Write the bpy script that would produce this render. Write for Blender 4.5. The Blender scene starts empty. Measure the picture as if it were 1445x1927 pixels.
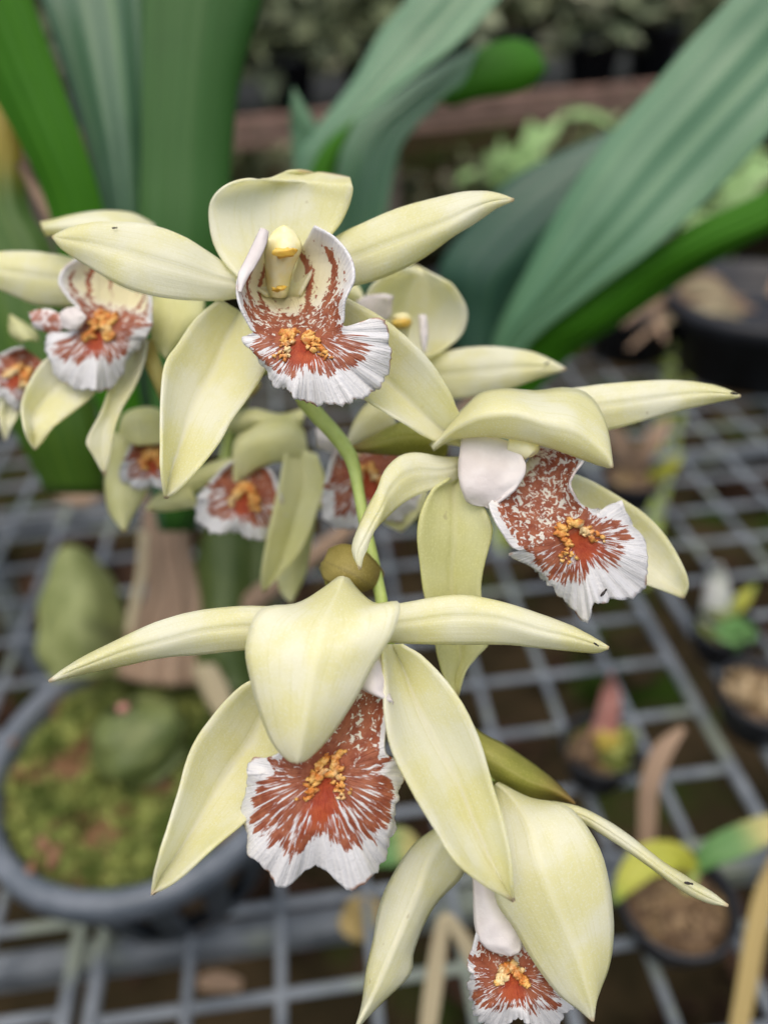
import bpy, bmesh, math, random
from mathutils import Vector, Matrix, noise
random.seed(7)
SC = bpy.context.scene
COL = SC.collection

# ------------------------------------------------------------------ camera
F = 1400.0; CX, CY = 722.5, 963.5                 # focal length and centre in photo pixels
AX = Vector((0.99202259, -0.11952879, -0.04005049))   # camera x, y, z axes given in world rows below
RW = Matrix(((0.99202259, 0.1033865, -0.0721277),
             (-0.11952879, 0.58965637, -0.79876044),
             (-0.04005049, 0.80100974, 0.5973101)))
EYE = Vector((0, 0, 1.2))
cam_d = bpy.data.cameras.new('camera'); cam = bpy.data.objects.new('camera', cam_d); COL.objects.link(cam)
cam.matrix_world = Matrix.Translation(EYE) @ RW.to_4x4()
cam_d.sensor_fit = 'VERTICAL'; cam_d.sensor_height = 36.0; cam_d.sensor_width = 27.0
cam_d.lens = 36.0 * F / 1927.0
cam_d.clip_start = 0.005; cam_d.clip_end = 500
cam_d.dof.use_dof = True; cam_d.dof.focus_distance = 0.120
cam_d.dof.aperture_fstop = cam_d.lens / 3.6
SC.camera = cam

# ------------------------------------------------------------------ light
W = bpy.data.worlds.new('World'); SC.world = W; W.use_nodes = True
wn = W.node_tree; bg = wn.nodes['Background']
sky = wn.nodes.new('ShaderNodeTexSky'); sky.sky_type = 'NISHITA'; sky.sun_disc = False
SUN_EL, SUN_AZ = math.radians(78), math.radians(205)
sky.sun_elevation = SUN_EL; sky.sun_rotation = SUN_AZ
sky.dust_density = 6.0; sky.air_density = 1.0; sky.ozone_density = 1.0
wn.links.new(sky.outputs[0], bg.inputs[0]); bg.inputs[1].default_value = 0.13
sl = bpy.data.lights.new('sun', 'SUN'); sl.energy = 1.5; sl.angle = math.radians(105); sl.color = (1.0, 0.97, 0.92)
so = bpy.data.objects.new('sun', sl); COL.objects.link(so)
sd = Vector((math.sin(SUN_AZ) * math.cos(SUN_EL), math.cos(SUN_AZ) * math.cos(SUN_EL), math.sin(SUN_EL)))
so.rotation_euler = sd.to_track_quat('Z', 'Y').to_euler()
SC.view_settings.view_transform = 'Standard'; SC.view_settings.look = 'None'
SC.view_settings.exposure = 0.24; SC.view_settings.gamma = 1.0; SC.view_settings.use_curve_mapping = False
SC.cycles.use_denoising = True
SC.cycles.max_bounces = 7; SC.cycles.sample_clamp_indirect = 6

# ------------------------------------------------------------------ helpers
def P(x, y, d):
    """photo pixel + distance along the lens axis (m) -> world point"""
    return EYE + RW @ Vector(((x - CX) / F * d, -(y - CY) / F * d, -d))
def G(x, y, z):
    r = RW @ Vector(((x - CX) / F, -(y - CY) / F, -1.0))
    return EYE + r * ((z - EYE.z) / r.z)
ZT = {'S': (0, 0, 1), 'A': (280, 300, .4983), 'B': (0, 360, .3322), 'C': (620, 480, .5536),
      'D': (80, 1000, .7474), 'E': (660, 1340, .5121), 'F': (160, 700, .4844)}
def T(tag, x, y):
    ox, oy, k = ZT[tag]; return ox + k * x, oy + k * y
def tagit(o, label=None, cat=None, group=None, kind=None):
    if label: o['label'] = label
    if cat: o['category'] = cat
    if group: o['group'] = group
    if kind: o['kind'] = kind
    return o
def empty(name, loc, label, cat, group=None):
    o = bpy.data.objects.new(name, None); COL.objects.link(o); o.location = loc
    o.empty_display_size = .01
    return tagit(o, label, cat, group)
def wloc(o):
    v = Vector((0, 0, 0))
    while o is not None:
        v += o.location; o = o.parent
    return v
def link(name, verts, faces, mat, parent=None, smooth=True, origin=None, uvs=None, attrs=None, solid=0.0):
    """world-space verts -> one mesh object; parts are stored relative to their thing"""
    base = wloc(parent) if parent else (origin or Vector((0, 0, 0)))
    me = bpy.data.meshes.new(name)
    me.from_pydata([tuple(v - base) for v in verts], [], faces)
    if smooth: me.polygons.foreach_set('use_smooth', [True] * len(me.polygons))
    if uvs:
        ul = me.uv_layers.new(name='UVMap')
        for lp in me.loops: ul.data[lp.index].uv = uvs[lp.vertex_index]
    for k, vals in (attrs or {}).items():
        if isinstance(vals[0], (tuple, list)):
            a = me.attributes.new(k, 'FLOAT_VECTOR', 'POINT'); a.data.foreach_set('vector', [c for v in vals for c in v])
        else:
            a = me.attributes.new(k, 'FLOAT', 'POINT'); a.data.foreach_set('value', vals)
    me.materials.append(mat); me.update()
    o = bpy.data.objects.new(name, me); COL.objects.link(o)
    if parent: o.parent = parent
    else: o.location = base
    if solid:
        m = o.modifiers.new('thickness', 'SOLIDIFY'); m.thickness = solid; m.offset = 0.0
    return o
class MB:
    """collects primitives into one mesh"""
    def __init__(s): s.v = []; s.f = []
    def add(s, vs, fs):
        n = len(s.v); s.v += [Vector(v) for v in vs]; s.f += [tuple(i + n for i in f) for f in fs]
    def box(s, a, b, w, h, up=Vector((0, 0, 1))):
        """bar from a to b, width w, height h"""
        a, b = Vector(a), Vector(b); d = (b - a).normalized(); x = d.cross(up).normalized(); z = x.cross(d)
        vs = []
        for p in (a, b):
            for i, j in ((-1, -1), (1, -1), (1, 1), (-1, 1)): vs.append(p + x * (i * w / 2) + z * (j * h / 2))
        s.add(vs, [(0, 1, 2, 3), (7, 6, 5, 4), (0, 4, 5, 1), (1, 5, 6, 2), (2, 6, 7, 3), (3, 7, 4, 0)])
    def bar8(s, a, b, w, h, c, up=Vector((0, 0, 1))):
        """chamfered bar"""
        a, b = Vector(a), Vector(b); d = (b - a).normalized(); x = d.cross(up).normalized(); z = x.cross(d)
        pr = [(-w/2 + c, -h/2), (w/2 - c, -h/2), (w/2, -h/2 + c), (w/2, h/2 - c), (w/2 - c, h/2), (-w/2 + c, h/2), (-w/2, h/2 - c), (-w/2, -h/2 + c)]
        vs = [p + x * i + z * j for p in (a, b) for i, j in pr]
        s.add(vs, [tuple(range(8)), tuple(range(15, 7, -1))] + [(k, k + 8, (k + 1) % 8 + 8, (k + 1) % 8) for k in range(8)])
    def tube(s, pts, rad, n=10, cap=True):
        pts = [Vector(p) for p in pts]
        if not isinstance(rad, (list, tuple)): rad = [rad] * len(pts)
        vs = []; ref = Vector((.3, .2, 1))
        for i, p in enumerate(pts):
            d = (pts[min(i + 1, len(pts) - 1)] - pts[max(i - 1, 0)]).normalized()
            x = d.cross(ref).normalized(); y = d.cross(x)
            for k in range(n):
                t = 2 * math.pi * k / n; vs.append(p + (x * math.cos(t) + y * math.sin(t)) * rad[i])
        fs = [(i*n + k, i*n + (k+1) % n, (i+1)*n + (k+1) % n, (i+1)*n + k) for i in range(len(pts) - 1) for k in range(n)]
        if cap: fs += [tuple(range(n)), tuple(range(len(pts)*n - 1, (len(pts) - 1)*n - 1, -1))]
        s.add(vs, fs)
    def lathe(s, c, prof, n=40):
        vs = []
        for r, z in prof:
            for k in range(n):
                t = 2 * math.pi * k / n; vs.append(Vector((c[0] + r * math.cos(t), c[1] + r * math.sin(t), c[2] + z)))
        s.add(vs, [(i*n + k, i*n + (k+1) % n, (i+1)*n + (k+1) % n, (i+1)*n + k) for i in range(len(prof) - 1) for k in range(n)])
    def blob(s, c, rx, ry=None, rz=None, rot=None, amp=.15, n=8, m=6, seed=0):
        ry = ry or rx; rz = rz or rx; c = Vector(c); vs = []
        for i in range(m + 1):
            a = math.pi * i / m
            for k in range(n):
                b = 2 * math.pi * k / n
                v = Vector((math.sin(a) * math.cos(b), math.sin(a) * math.sin(b), math.cos(a)))
                f = 1 + amp * noise.noise(v * 1.7 + Vector((seed, seed * .7, 3.1)))
                v = Vector((v.x * rx * f, v.y * ry * f, v.z * rz * f))
                if rot: v = rot @ v
                vs.append(c + v)
        s.add(vs, [(i*n + k, i*n + (k+1) % n, (i+1)*n + (k+1) % n, (i+1)*n + k) for i in range(m) for k in range(n)])
    def build(s, name, mat, parent=None, smooth=True, origin=None, **kw):
        return link(name, s.v, s.f, mat, parent, smooth, origin, **kw)

def cr(p0, p1, p2, p3, t):
    return tuple(.5 * ((2*b) + (-a + c) * t + (2*a - 5*b + 4*c - d) * t*t + (-a + 3*b - 3*c + d) * t**3) for a, b, c, d in zip(p0, p1, p2, p3))
def crs(pts, u):
    """Catmull-Rom through pts, u in 0..1 uniform"""
    n = len(pts) - 1; x = min(max(u, 0), 1) * n; i = min(int(x), n - 1); t = x - i
    g = lambda k: pts[min(max(k, 0), n)]
    p0 = g(i - 1) if i > 0 else tuple(2*a - b for a, b in zip(g(0), g(1)))
    p3 = g(i + 2) if i + 2 <= n else tuple(2*a - b for a, b in zip(g(n), g(n - 1)))
    return cr(p0, g(i), g(i + 1), p3, t)
def grid_faces(nv, nu):
    return [(j*nu + i, j*nu + i + 1, (j+1)*nu + i + 1, (j+1)*nu + i) for j in range(nv - 1) for i in range(nu - 1)]

def blade(name, parent, tag, rows, tip, d0, dm, cup, mat, nv=30, nu=15, groove=0.0, wob=0.0, solid=.0005, pleat=0.0, npl=5, twist=0.0, origin=None, seed=None, vee=2.0):
    """petal, sepal or leaf: rows of left / mid / right outline points from base to tip.
    dm: depth of the mid line (mm from d0) from base to tip; cup: mm the margins lie behind (+) or before (-) the mid line."""
    R = [[T(tag, r[0], r[1]), T(tag, r[2], r[3]), T(tag, r[4], r[5])] for r in rows]
    if tip is not None:
        tp = T(tag, *tip); R.append([tp, tp, tp])
    n = len(R); seed = random.random() * 50 if seed is None else seed
    L = [r[0] for r in R]; M = [r[1] for r in R]; Q = [r[2] for r in R]
    cl = cup if isinstance(cup, (tuple, list)) else (cup, cup)
    dmm = [(v,) for v in dm]
    vs, uv = [], []
    for j in range(nv):
        t = j / (nv - 1)
        l, m, q = crs(L, t), crs(M, t), crs(Q, t); dd = crs(dmm, t)[0]
        fl = 1.0 if tip is None else min(1, (1 - t) * 4) ** .7      # flatten towards the tip
        for i in range(nu):
            s = 2 * i / (nu - 1) - 1
            a, b, c = s * (s - 1) / 2, 1 - s * s, s * (s + 1) / 2
            x = l[0]*a + m[0]*b + q[0]*c; y = l[1]*a + m[1]*b + q[1]*c
            z = dd + (cl[0] if s < 0 else cl[1]) * abs(s) ** vee * fl + twist * s * fl
            z += groove * math.exp(-(s / .13) ** 2) * fl
            if wob: z += wob * noise.noise(Vector((seed, t * 5, s * 1.5))) * (.3 + abs(s))
            if pleat: z += pleat * math.cos(s * math.pi * npl + 2.2 * noise.noise(Vector((s * 2.2, seed, t * .8)))) * fl
            if abs(s) > .95 and tip is not None:
                x += .8 * noise.noise(Vector((seed + s, t * 14, 0))); y += .8 * noise.noise(Vector((seed + s, t * 14, 5)))
            vs.append(P(x, y, d0 + z * .001)); uv.append((s * .5 + .5, t))
    return link(name, vs, grid_faces(nv, nu), mat, parent, True, origin, uvs=uv, solid=solid)

# ------------------------------------------------------------------ materials
class NT:
    def __init__(s, name):
        s.m = bpy.data.materials.new(name); s.m.use_nodes = True; s.t = s.m.node_tree
        s.b = s.t.nodes['Principled BSDF']
    def n(s, typ, **kw):
        o = s.t.nodes.new(typ)
        for k, v in kw.items(): setattr(o, k, v)
        return o
    def l(s, a, b): s.t.links.new(a, b)
    def val(s, sock, v):
        if hasattr(v, 'is_linked') or hasattr(v, 'links'): s.l(v, sock)
        else: sock.default_value = v
    def math(s, op, a, b=0.0, c=0.0, clamp=False):
        o = s.n('ShaderNodeMath', operation=op, use_clamp=clamp)
        for i, v in enumerate((a, b, c)): s.val(o.inputs[i], v)
        return o.outputs[0]
    def mix(s, f, a, b, blend='MIX'):
        o = s.n('ShaderNodeMix', data_type='RGBA', blend_type=blend)
        s.val(o.inputs[0], f)
        for k, v in ((6, a), (7, b)):
            if isinstance(v, tuple): o.inputs[k].default_value = (*v, 1) if len(v) == 3 else v
            else: s.l(v, o.inputs[k])
        return o.outputs[2]
    def ramp(s, x, lo, hi):
        o = s.n('ShaderNodeMapRange', interpolation_type='SMOOTHSTEP'); s.val(o.inputs[0], x); s.val(o.inputs[1], lo); s.val(o.inputs[2], hi)
        return o.outputs[0]
    def noise(s, vec, scale, detail=2, rough=.5, dist=0.0):
        o = s.n('ShaderNodeTexNoise'); o.inputs['Scale'].default_value = scale; o.inputs['Detail'].default_value = detail
        o.inputs['Roughness'].default_value = rough; o.inputs['Distortion'].default_value = dist
        if vec is not None: s.l(vec, o.inputs['Vector'])
        return o.outputs[0]
    def pos(s): return s.n('ShaderNodeNewGeometry').outputs['Position']
    def uv(s):
        u = s.n('ShaderNodeUVMap'); u.uv_map = 'UVMap'
        sp = s.n('ShaderNodeSeparateXYZ'); s.l(u.outputs[0], sp.inputs[0]); return u.outputs[0], sp.outputs[0], sp.outputs[1]
    def scale(s, vec, k):
        o = s.n('ShaderNodeVectorMath', operation='MULTIPLY'); s.l(vec, o.inputs[0]); o.inputs[1].default_value = k; return o.outputs[0]
    def attr(s, name):
        o = s.n('ShaderNodeAttribute', attribute_name=name); return o
    def bump(s, h, strength, dist):
        o = s.n('ShaderNodeBump'); o.inputs['Strength'].default_value = strength; o.inputs['Distance'].default_value = dist
        s.l(h, o.inputs['Height']); s.l(o.outputs[0], s.b.inputs['Normal'])
    def fin(s, col=None, rough=.5, sss=0.0, rad=(1, .8, .4), sc=.001, spec=.5, transl=0.0, **kw):
        if col is not None:
            if isinstance(col, tuple): s.b.inputs['Base Color'].default_value = (*col, 1)
            else: s.l(col, s.b.inputs['Base Color'])
        s.val(s.b.inputs['Roughness'], rough); s.b.inputs['Specular IOR Level'].default_value = spec
        if sss:
            s.b.inputs['Subsurface Weight'].default_value = sss; s.b.inputs['Subsurface Radius'].default_value = rad
            s.b.inputs['Subsurface Scale'].default_value = sc
        for k, v in kw.items(): s.b.inputs[k].default_value = v
        if transl:
            tr = s.n('ShaderNodeBsdfTranslucent'); mx = s.n('ShaderNodeMixShader'); mx.inputs[0].default_value = transl
            if isinstance(col, tuple): tr.inputs[0].default_value = (*col, 1)
            else: s.l(col, tr.inputs[0])
            out = [q for q in s.t.nodes if q.type == 'OUTPUT_MATERIAL'][0]
            s.l(s.b.outputs[0], mx.inputs[1]); s.l(tr.outputs[0], mx.inputs[2]); s.l(mx.outputs[0], out.inputs[0])
        return s.m

def petal_mat(name, c1, c2, cmid, tipc, tip_lo=.95):
    n = NT(name); vec, u, v = n.uv(); pos = n.pos()
    big = n.noise(pos, 90, 3, .55)
    c = n.mix(n.ramp(big, .38, .62), c1, c2)
    st = n.noise(n.scale(vec, (46, 2.2, 1)), 1.0, 2, .5)                 # lengthwise veins
    c = n.mix(n.math('MULTIPLY', n.ramp(st, .46, .34), .30), c, tuple(x * k for x, k in zip(c1, (.86, .86, .7))))
    um = n.math('ABSOLUTE', n.math('SUBTRACT', u, .5))
    c = n.mix(n.math('MULTIPLY', n.ramp(um, .05, .005), .5), c, cmid)
    fine = n.noise(pos, 2900, 2, .65)
    c = n.mix(n.math('MULTIPLY', n.ramp(fine, .5, .66), .6), c, tuple(min(1, x * 1.12) for x in c2))
    spk = n.noise(pos, 420, 1, .5)
    c = n.mix(n.math('MULTIPLY', n.ramp(spk, .77, .84), .4), c, (.42, .35, .17))
    tt = n.math('ADD', v, n.math('MULTIPLY', n.math('SUBTRACT', big, .5), .08))
    c = n.mix(n.math('MULTIPLY', n.ramp(tt, tip_lo, 1.0), .65), c, tipc)
    h = n.math('ADD', n.math('MULTIPLY', st, .55), n.math('MULTIPLY', fine, .45))
    n.bump(h, .35, .0004)
    return n.fin(c, .42, .0, (1, .85, .35), .0013, .45, transl=.50)
M_PETAL = petal_mat('petal_cream', (.91, .89, .53), (.95, .945, .76), (.98, .97, .72), (.66, .48, .28))
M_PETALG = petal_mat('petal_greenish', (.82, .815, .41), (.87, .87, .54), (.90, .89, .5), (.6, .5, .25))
M_BRACT = petal_mat('bract_olive', (.46, .47, .10), (.56, .54, .15), (.6, .58, .2), (.42, .20, .10), .45)
M_CAP = petal_mat('bract_brown', (.45, .37, .10), (.54, .46, .15), (.34, .28, .1), (.33, .2, .08), .4)

def lip_mat():
    n = NT('lip_marked'); pos = n.pos()
    dens = n.attr('dens').outputs['Fac']; core = n.attr('core').outputs['Fac']; cream = n.attr('cream').outputs['Fac']
    zone = n.attr('zone').outputs['Fac']; sc = n.attr('sc').outputs['Vector']
    fan = n.noise(sc, 1.0, 4, .6, .55)
    thr = n.noise(pos, 1050, 2.5, .6, .9)
    pat = n.mix(zone, thr, fan)
    th = n.math('ADD', .5, n.math('MULTIPLY', n.math('SUBTRACT', .5, dens), .62))
    mask = n.ramp(n.math('SUBTRACT', pat, th), -.03, .045)
    tone = n.noise(pos, 500, 3, .6)
    brown = n.mix(n.ramp(tone, .35, .65), (.29, .075, .035), (.41, .135, .065))
    red = n.mix(n.ramp(tone, .35, .65), (.40, .055, .018), (.52, .10, .03))
    brown = n.mix(core, brown, red)
    wn_ = n.noise(n.scale(sc, (2.2, .5, 1)), 1.0, 2, .5)
    white = n.mix(cream, n.mix(n.ramp(wn_, .35, .65), (.80, .80, .80), (.88, .87, .85)), (.80, .74, .46))
    c = n.mix(mask, white, brown)
    eb = n.attr('edge').outputs['Fac']
    en = n.noise(pos, 260, 2, .5)
    c = n.mix(n.math('MULTIPLY', n.ramp(eb, .965, 1.0), n.ramp(en, .52, .62)), c, (.5, .27, .17))
    h = n.math('ADD', n.math('MULTIPLY', wn_, 1.0), n.math('MULTIPLY', thr, .5))
    n.bump(h, .55, .0006)
    return n.fin(c, .42, 0, (1, .6, .45), .0008, .4, transl=.22)
M_LIP = lip_mat()
def simple(name, c1, c2, scale, rough=.6, bump=0.0, bd=.001, sss=0.0, detail=4, lo=.35, hi=.65, spec=.4, c3=None):
    n = NT(name); p = n.pos(); f = n.noise(p, scale, detail, .6)
    c = n.mix(n.ramp(f, lo, hi), c1, c2)
    if c3:
        f2 = n.noise(n.scale(p, (1.0, 1.3, .9)), scale * .37, 3, .6); c = n.mix(n.ramp(f2, .52, .66), c, c3)
    if bump: n.bump(n.noise(p, scale * 2.3, 4, .65), bump, bd)
    return n.fin(c, rough, sss, (1, .8, .4), .001, spec)
M_WHITE = simple('lobe_white', (.60, .55, .52), (.70, .66, .63), 120, .55, .35, .0006, 0)  # white dulled: the hood's shade over the lobe is put into the colour
M_SPECK = simple('lobe_speckled', (.34, .12, .07), (.74, .70, .68), 420, .5, .2, .0004, 0, lo=.42, hi=.58)
M_CALLUS = simple('callus_orange', (.58, .20, .035), (.78, .46, .13), 600, .45, .5, .0004, 0, lo=.4, hi=.6, c3=(.80, .62, .32))
M_COLUMN = simple('column_yellow', (.84, .76, .34), (.87, .83, .52), 350, .45, .2, .0003, 0)
M_ANTHER = simple('anther_gold', (.72, .45, .06), (.76, .55, .12), 600, .4, .2, .0003, .3)
M_STEM = simple('stem_green', (.40, .50, .13), (.48, .60, .19), 220, .45, .25, .0004, .25)
M_PEDICEL = simple('pedicel_yellow', (.45, .36, .10), (.52, .46, .16), 200, .45, .2, .0004, .2)
def leaf_mat(name, ctop, cvein, cdark, rough=.38, nst=14, spec=.5, edge=None, sheen=0.0):
    n = NT(name); vec, u, v = n.uv(); pos = n.pos()
    st = n.noise(n.scale(vec, (nst, .7, 1)), 1.0, 2, .5)
    c = n.mix(n.ramp(st, .5, .68), ctop, cvein)
    fs = n.noise(n.scale(vec, (nst * 9, 1.6, 1)), 1.0, 2, .5)
    c = n.mix(n.math('MULTIPLY', n.ramp(fs, .45, .6), .4), c, cdark)
    bl = n.noise(pos, 28, 4, .6)
    c = n.mix(n.math('MULTIPLY', n.ramp(bl, .5, .75), .5), c, cdark)
    if edge:
        e = n.math('MULTIPLY', n.ramp(n.math('ADD', n.math('MULTIPLY', v, 1.0), n.math('MULTIPLY', bl, .35)), edge[0], edge[1]), .9)
        c = n.mix(e, c, edge[2])
    n.bump(n.math('ADD', fs, n.math('MULTIPLY', st, 1.2)), .22, .0006)
    return n.fin(c, rough, .0, spec=spec, **({'Sheen Weight': sheen, 'Sheen Roughness': .4} if sheen else {}))
M_LEAF_PALE = leaf_mat('leaf_upper_side', (.095, .215, .11), (.16, .30, .15), (.06, .155, .07), .34, 9)
M_LEAF_MID = leaf_mat('leaf_mid_green', (.032, .105, .014), (.05, .14, .03), (.025, .085, .012), .45, 8, spec=.3)
M_LEAF_SHEEN = leaf_mat('leaf_waxy_green', (.065, .15, .075), (.12, .24, .09), (.045, .11, .055), .33, 8)
M_LEAF_DARK = leaf_mat('leaf_under_side', (.035, .14, .004), (.05, .17, .006), (.025, .11, .003), .6, 6, spec=.15)
M_LEAF_YEL = leaf_mat('leaf_yellowing', (.05, .12, .006), (.09, .17, .01), (.03, .08, .004), .5, edge=(.85, 1.12, (.33, .24, .008)))
M_LEAF_LIME = leaf_mat('leaf_lime', (.22, .36, .12), (.30, .42, .18), (.15, .27, .07), .45)
M_YELLEAF = leaf_mat('leaf_small_yellow', (.36, .36, .03), (.42, .40, .08), (.22, .28, .03), .5, edge=(.9, 1.2, (.1, .25, .03)))
M_GRNLEAF = leaf_mat('leaf_small_green', (.08, .20, .045), (.13, .25, .07), (.06, .14, .035), .5, edge=(.6, .95, (.42, .36, .12)))
M_DRY = leaf_mat('dry_sheath', (.30, .21, .14), (.38, .28, .19), (.19, .12, .075), .7, spec=.2)
M_STRAW = leaf_mat('dry_straw', (.42, .36, .22), (.50, .44, .30), (.33, .25, .15), .7, spec=.2)
M_STRAWY = leaf_mat('dry_yellow', (.36, .28, .11), (.42, .33, .16), (.26, .18, .07), .7, spec=.2)
M_BULB = simple('pseudobulb_green', (.16, .19, .055), (.24, .27, .10), 60, .55, .4, .002, 0, c3=(.10, .115, .04))
M_BULBD = simple('pseudobulb_dark', (.045, .075, .012), (.07, .10, .02), 45, .45, .2, .002)
M_WIRE = simple('grey_coated_mesh', (.10, .118, .135), (.19, .215, .235), 35, .55, .3, .001, c3=(.20, .23, .18))
M_POT = simple('pot_plastic', (.035, .045, .055), (.05, .062, .075), 40, .38, .1, .001)
M_RIM = simple('pot_rim', (.085, .105, .125), (.14, .16, .185), 40, .4, .1, .001)
M_BLACKPOT = simple('black_plastic', (.012, .013, .016), (.02, .022, .026), 30, .42)
M_SOIL = simple('soil_brown', (.09, .055, .03), (.20, .13, .07), 150, .9, .8, .004, c3=(.26, .18, .08))
M_MOSSBED = simple('moss_bed', (.05, .07, .012), (.14, .17, .03), 90, .9, .8, .005, c3=(.17, .09, .04))
M_MOSS = simple('moss_tips', (.09, .14, .02), (.42, .46, .13), 75, .8, 0, c3=(.24, .13, .06))
M_BARK = simple('bark_chip', (.16, .075, .035), (.28, .15, .085), 160, .85, .5, .003)
M_PERLITE = simple('perlite', (.62, .62, .56), (.75, .74, .68), 200, .9, .4, .002)
M_GROUND = simple('ground_soil', (.016, .013, .006), (.040, .028, .014), 7, .95, .5, .02, c3=(.018, .036, .004), spec=.05)  # soil colour darkened to carry the shade under the bench
M_RAIL = simple('rust_red_wood', (.21, .135, .10), (.32, .20, .155), 14, .8, .4, .004)
M_POST = simple('weathered_post', (.15, .115, .09), (.23, .18, .15), 18, .85, .4, .004)
M_FARLEAF = simple('far_foliage', (.15, .19, .09), (.32, .36, .22), 9, .7, 0, c3=(.44, .43, .30))
M_FARLEAF2 = simple('far_foliage_dark', (.11, .14, .06), (.25, .28, .15), 6, .7, 0, c3=(.34, .31, .20))
M_NETTING = simple('shade_wall', (.05, .06, .035), (.12, .13, .08), 3, .9)
M_BUG = simple('insect_dark', (.012, .009, .007), (.03, .02, .014), 2000, .4)
M_PINK = simple('pink_shoot', (.40, .16, .13), (.46, .24, .19), 120, .6)

# ------------------------------------------------------------------ ground and far background
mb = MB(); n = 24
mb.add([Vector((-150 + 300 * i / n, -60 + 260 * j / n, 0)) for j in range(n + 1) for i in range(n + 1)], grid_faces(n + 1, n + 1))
tagit(mb.build('ground', M_GROUND, smooth=False), 'soil floor of the plant house, its colour darkened to stand for shade', 'ground', kind='structure')
# dark shade wall closing the plant house far behind
mb = MB()
for k in range(14):
    x = -9 + k * 1.4; mb.box((x, 7.0 + .12 * (k % 2), 1.9), (x + 1.395, 7.0 + .12 * (k % 2), 1.9), .05, 3.8)
tagit(mb.build('shade_wall', M_NETTING, smooth=False), 'dark shade netting wall at the far end of the plant house', 'wall')

def leaf_quads(mb, c, rad, count, size, squash=1.0, rng=random):
    for _ in range(count):
        v = Vector((rng.gauss(0, 1), rng.gauss(0, 1), rng.gauss(0, 1))).normalized() * (rng.random() ** .45)
        p = Vector(c) + Vector((v.x * rad[0], v.y * rad[1], v.z * rad[2]))
        a = Vector((rng.gauss(0, 1), rng.gauss(0, 1), rng.gauss(0, .7))).normalized(); b = a.orthogonal().normalized()
        b = (Matrix.Rotation(rng.random() * 6.28, 3, a) @ b); q = a.cross(b)
        L = size * rng.uniform(.6, 1.4); w = L * .3 * squash
        mb.add([p, p + a*L*.45 + b*w + q*L*.05, p + a*L, p + a*L*.45 - b*w + q*L*.05, p + a*L*.5 - q*L*.05], [(0, 1, 4), (1, 2, 4), (2, 3, 4), (3, 0, 4)])

# far bench with its rust-red edge board
RA, RB = G(440, 236, .8), G(1150, 172, .8)
rd = (RB - RA).normalized(); rn = Vector((-rd.y, rd.x, 0))
far = empty('far_bench', RA.lerp(RB, .5) * 1.0, 'far plant bench with a rust red edge board and grey posts', 'bench')
far.location.z = 0
A0, B0 = RA - rd * 2.2, RB + rd * 2.4
mb = MB(); mb.box(A0, B0, .05, .036); mb.build('edge_board', M_RAIL, far, False)
mb = MB(); mb.box(A0 - rn * .01 - Vector((0, 0, .046)), B0 - rn * .01 - Vector((0, 0, .046)), .035, .03); mb.build('lower_board', M_RAIL, far, False)
mb = MB(); mb.box(A0 + rn * .55 + Vector((0, 0, -.012)), B0 + rn * .55 + Vector((0, 0, -.012)), 1.04, .02); mb.build('bench_top', M_BLACKPOT, far, False)
for k in range(5):
    q = RA + rd * (-1.75 + k * 1.12); mb = MB()
    mb.box(Vector((q.x, q.y, 0)) + rn * .06, Vector((q.x, q.y, .745)) + rn * .06, .085, .075, rd); mb.build('post', M_POST, far, False)
FL = ['leftmost dark pot of bushy grey green plants on the far bench', 'second dark pot of grey green foliage from the left on the far bench',
      'third dark pot of foliage from the left on the far bench', 'fourth dark pot of foliage from the left on the far bench',
      'fifth dark pot of foliage from the left on the far bench', 'sixth dark pot of foliage from the left on the far bench',
      'seventh dark pot of foliage from the left on the far bench', 'rightmost dark pot of foliage on the far bench']
for k in range(8):
    q = RA + rd * (-.32 + k * .27) + rn * (.17 + .05 * (k % 3)); h = .13 + .02 * (k % 2)
    t = empty('potted_foliage_plant', Vector((q.x, q.y, .798)), FL[k], 'potted plant', 'foliage plants on the far bench')
    mb = MB(); mb.lathe((q.x, q.y, .8), [(.001, .0), (.075, .0), (.10, h), (.108, h), (.108, h + .02), (.096, h + .02), (.09, h - .02), (.001, h - .02)], 20); mb.build('pot', M_BLACKPOT, t)
    mb = MB(); leaf_quads(mb, (q.x, q.y, .8 + h + .14), (.2, .16, .14), 170, .11, 1.1); mb.build('foliage', (M_FARLEAF, M_FARLEAF2)[k % 2], t, False)
mb = MB()
for k in range(26):
    leaf_quads(mb, (-3.2 + k * .31, 4.3 + random.uniform(-.3, .5) + .05 * k, random.uniform(.7, 1.5)), (.35, .3, .4), 110, .17, 1.1)
tagit(mb.build('distant_foliage', M_FARLEAF2, smooth=False), 'mass of blurred dark foliage behind the far bench', 'foliage', kind='stuff')
mb = MB()
for k in range(22):
    leaf_quads(mb, (-2.4 + k * .26, 3.1 + random.uniform(-.2, .3) + .06 * k, random.uniform(.15, .45)), (.25, .2, .2), 60, .12, 1.1)
tagit(mb.build('undergrowth', M_FARLEAF2, smooth=False), 'dim undergrowth below the far bench', 'undergrowth', kind='stuff')

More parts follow.
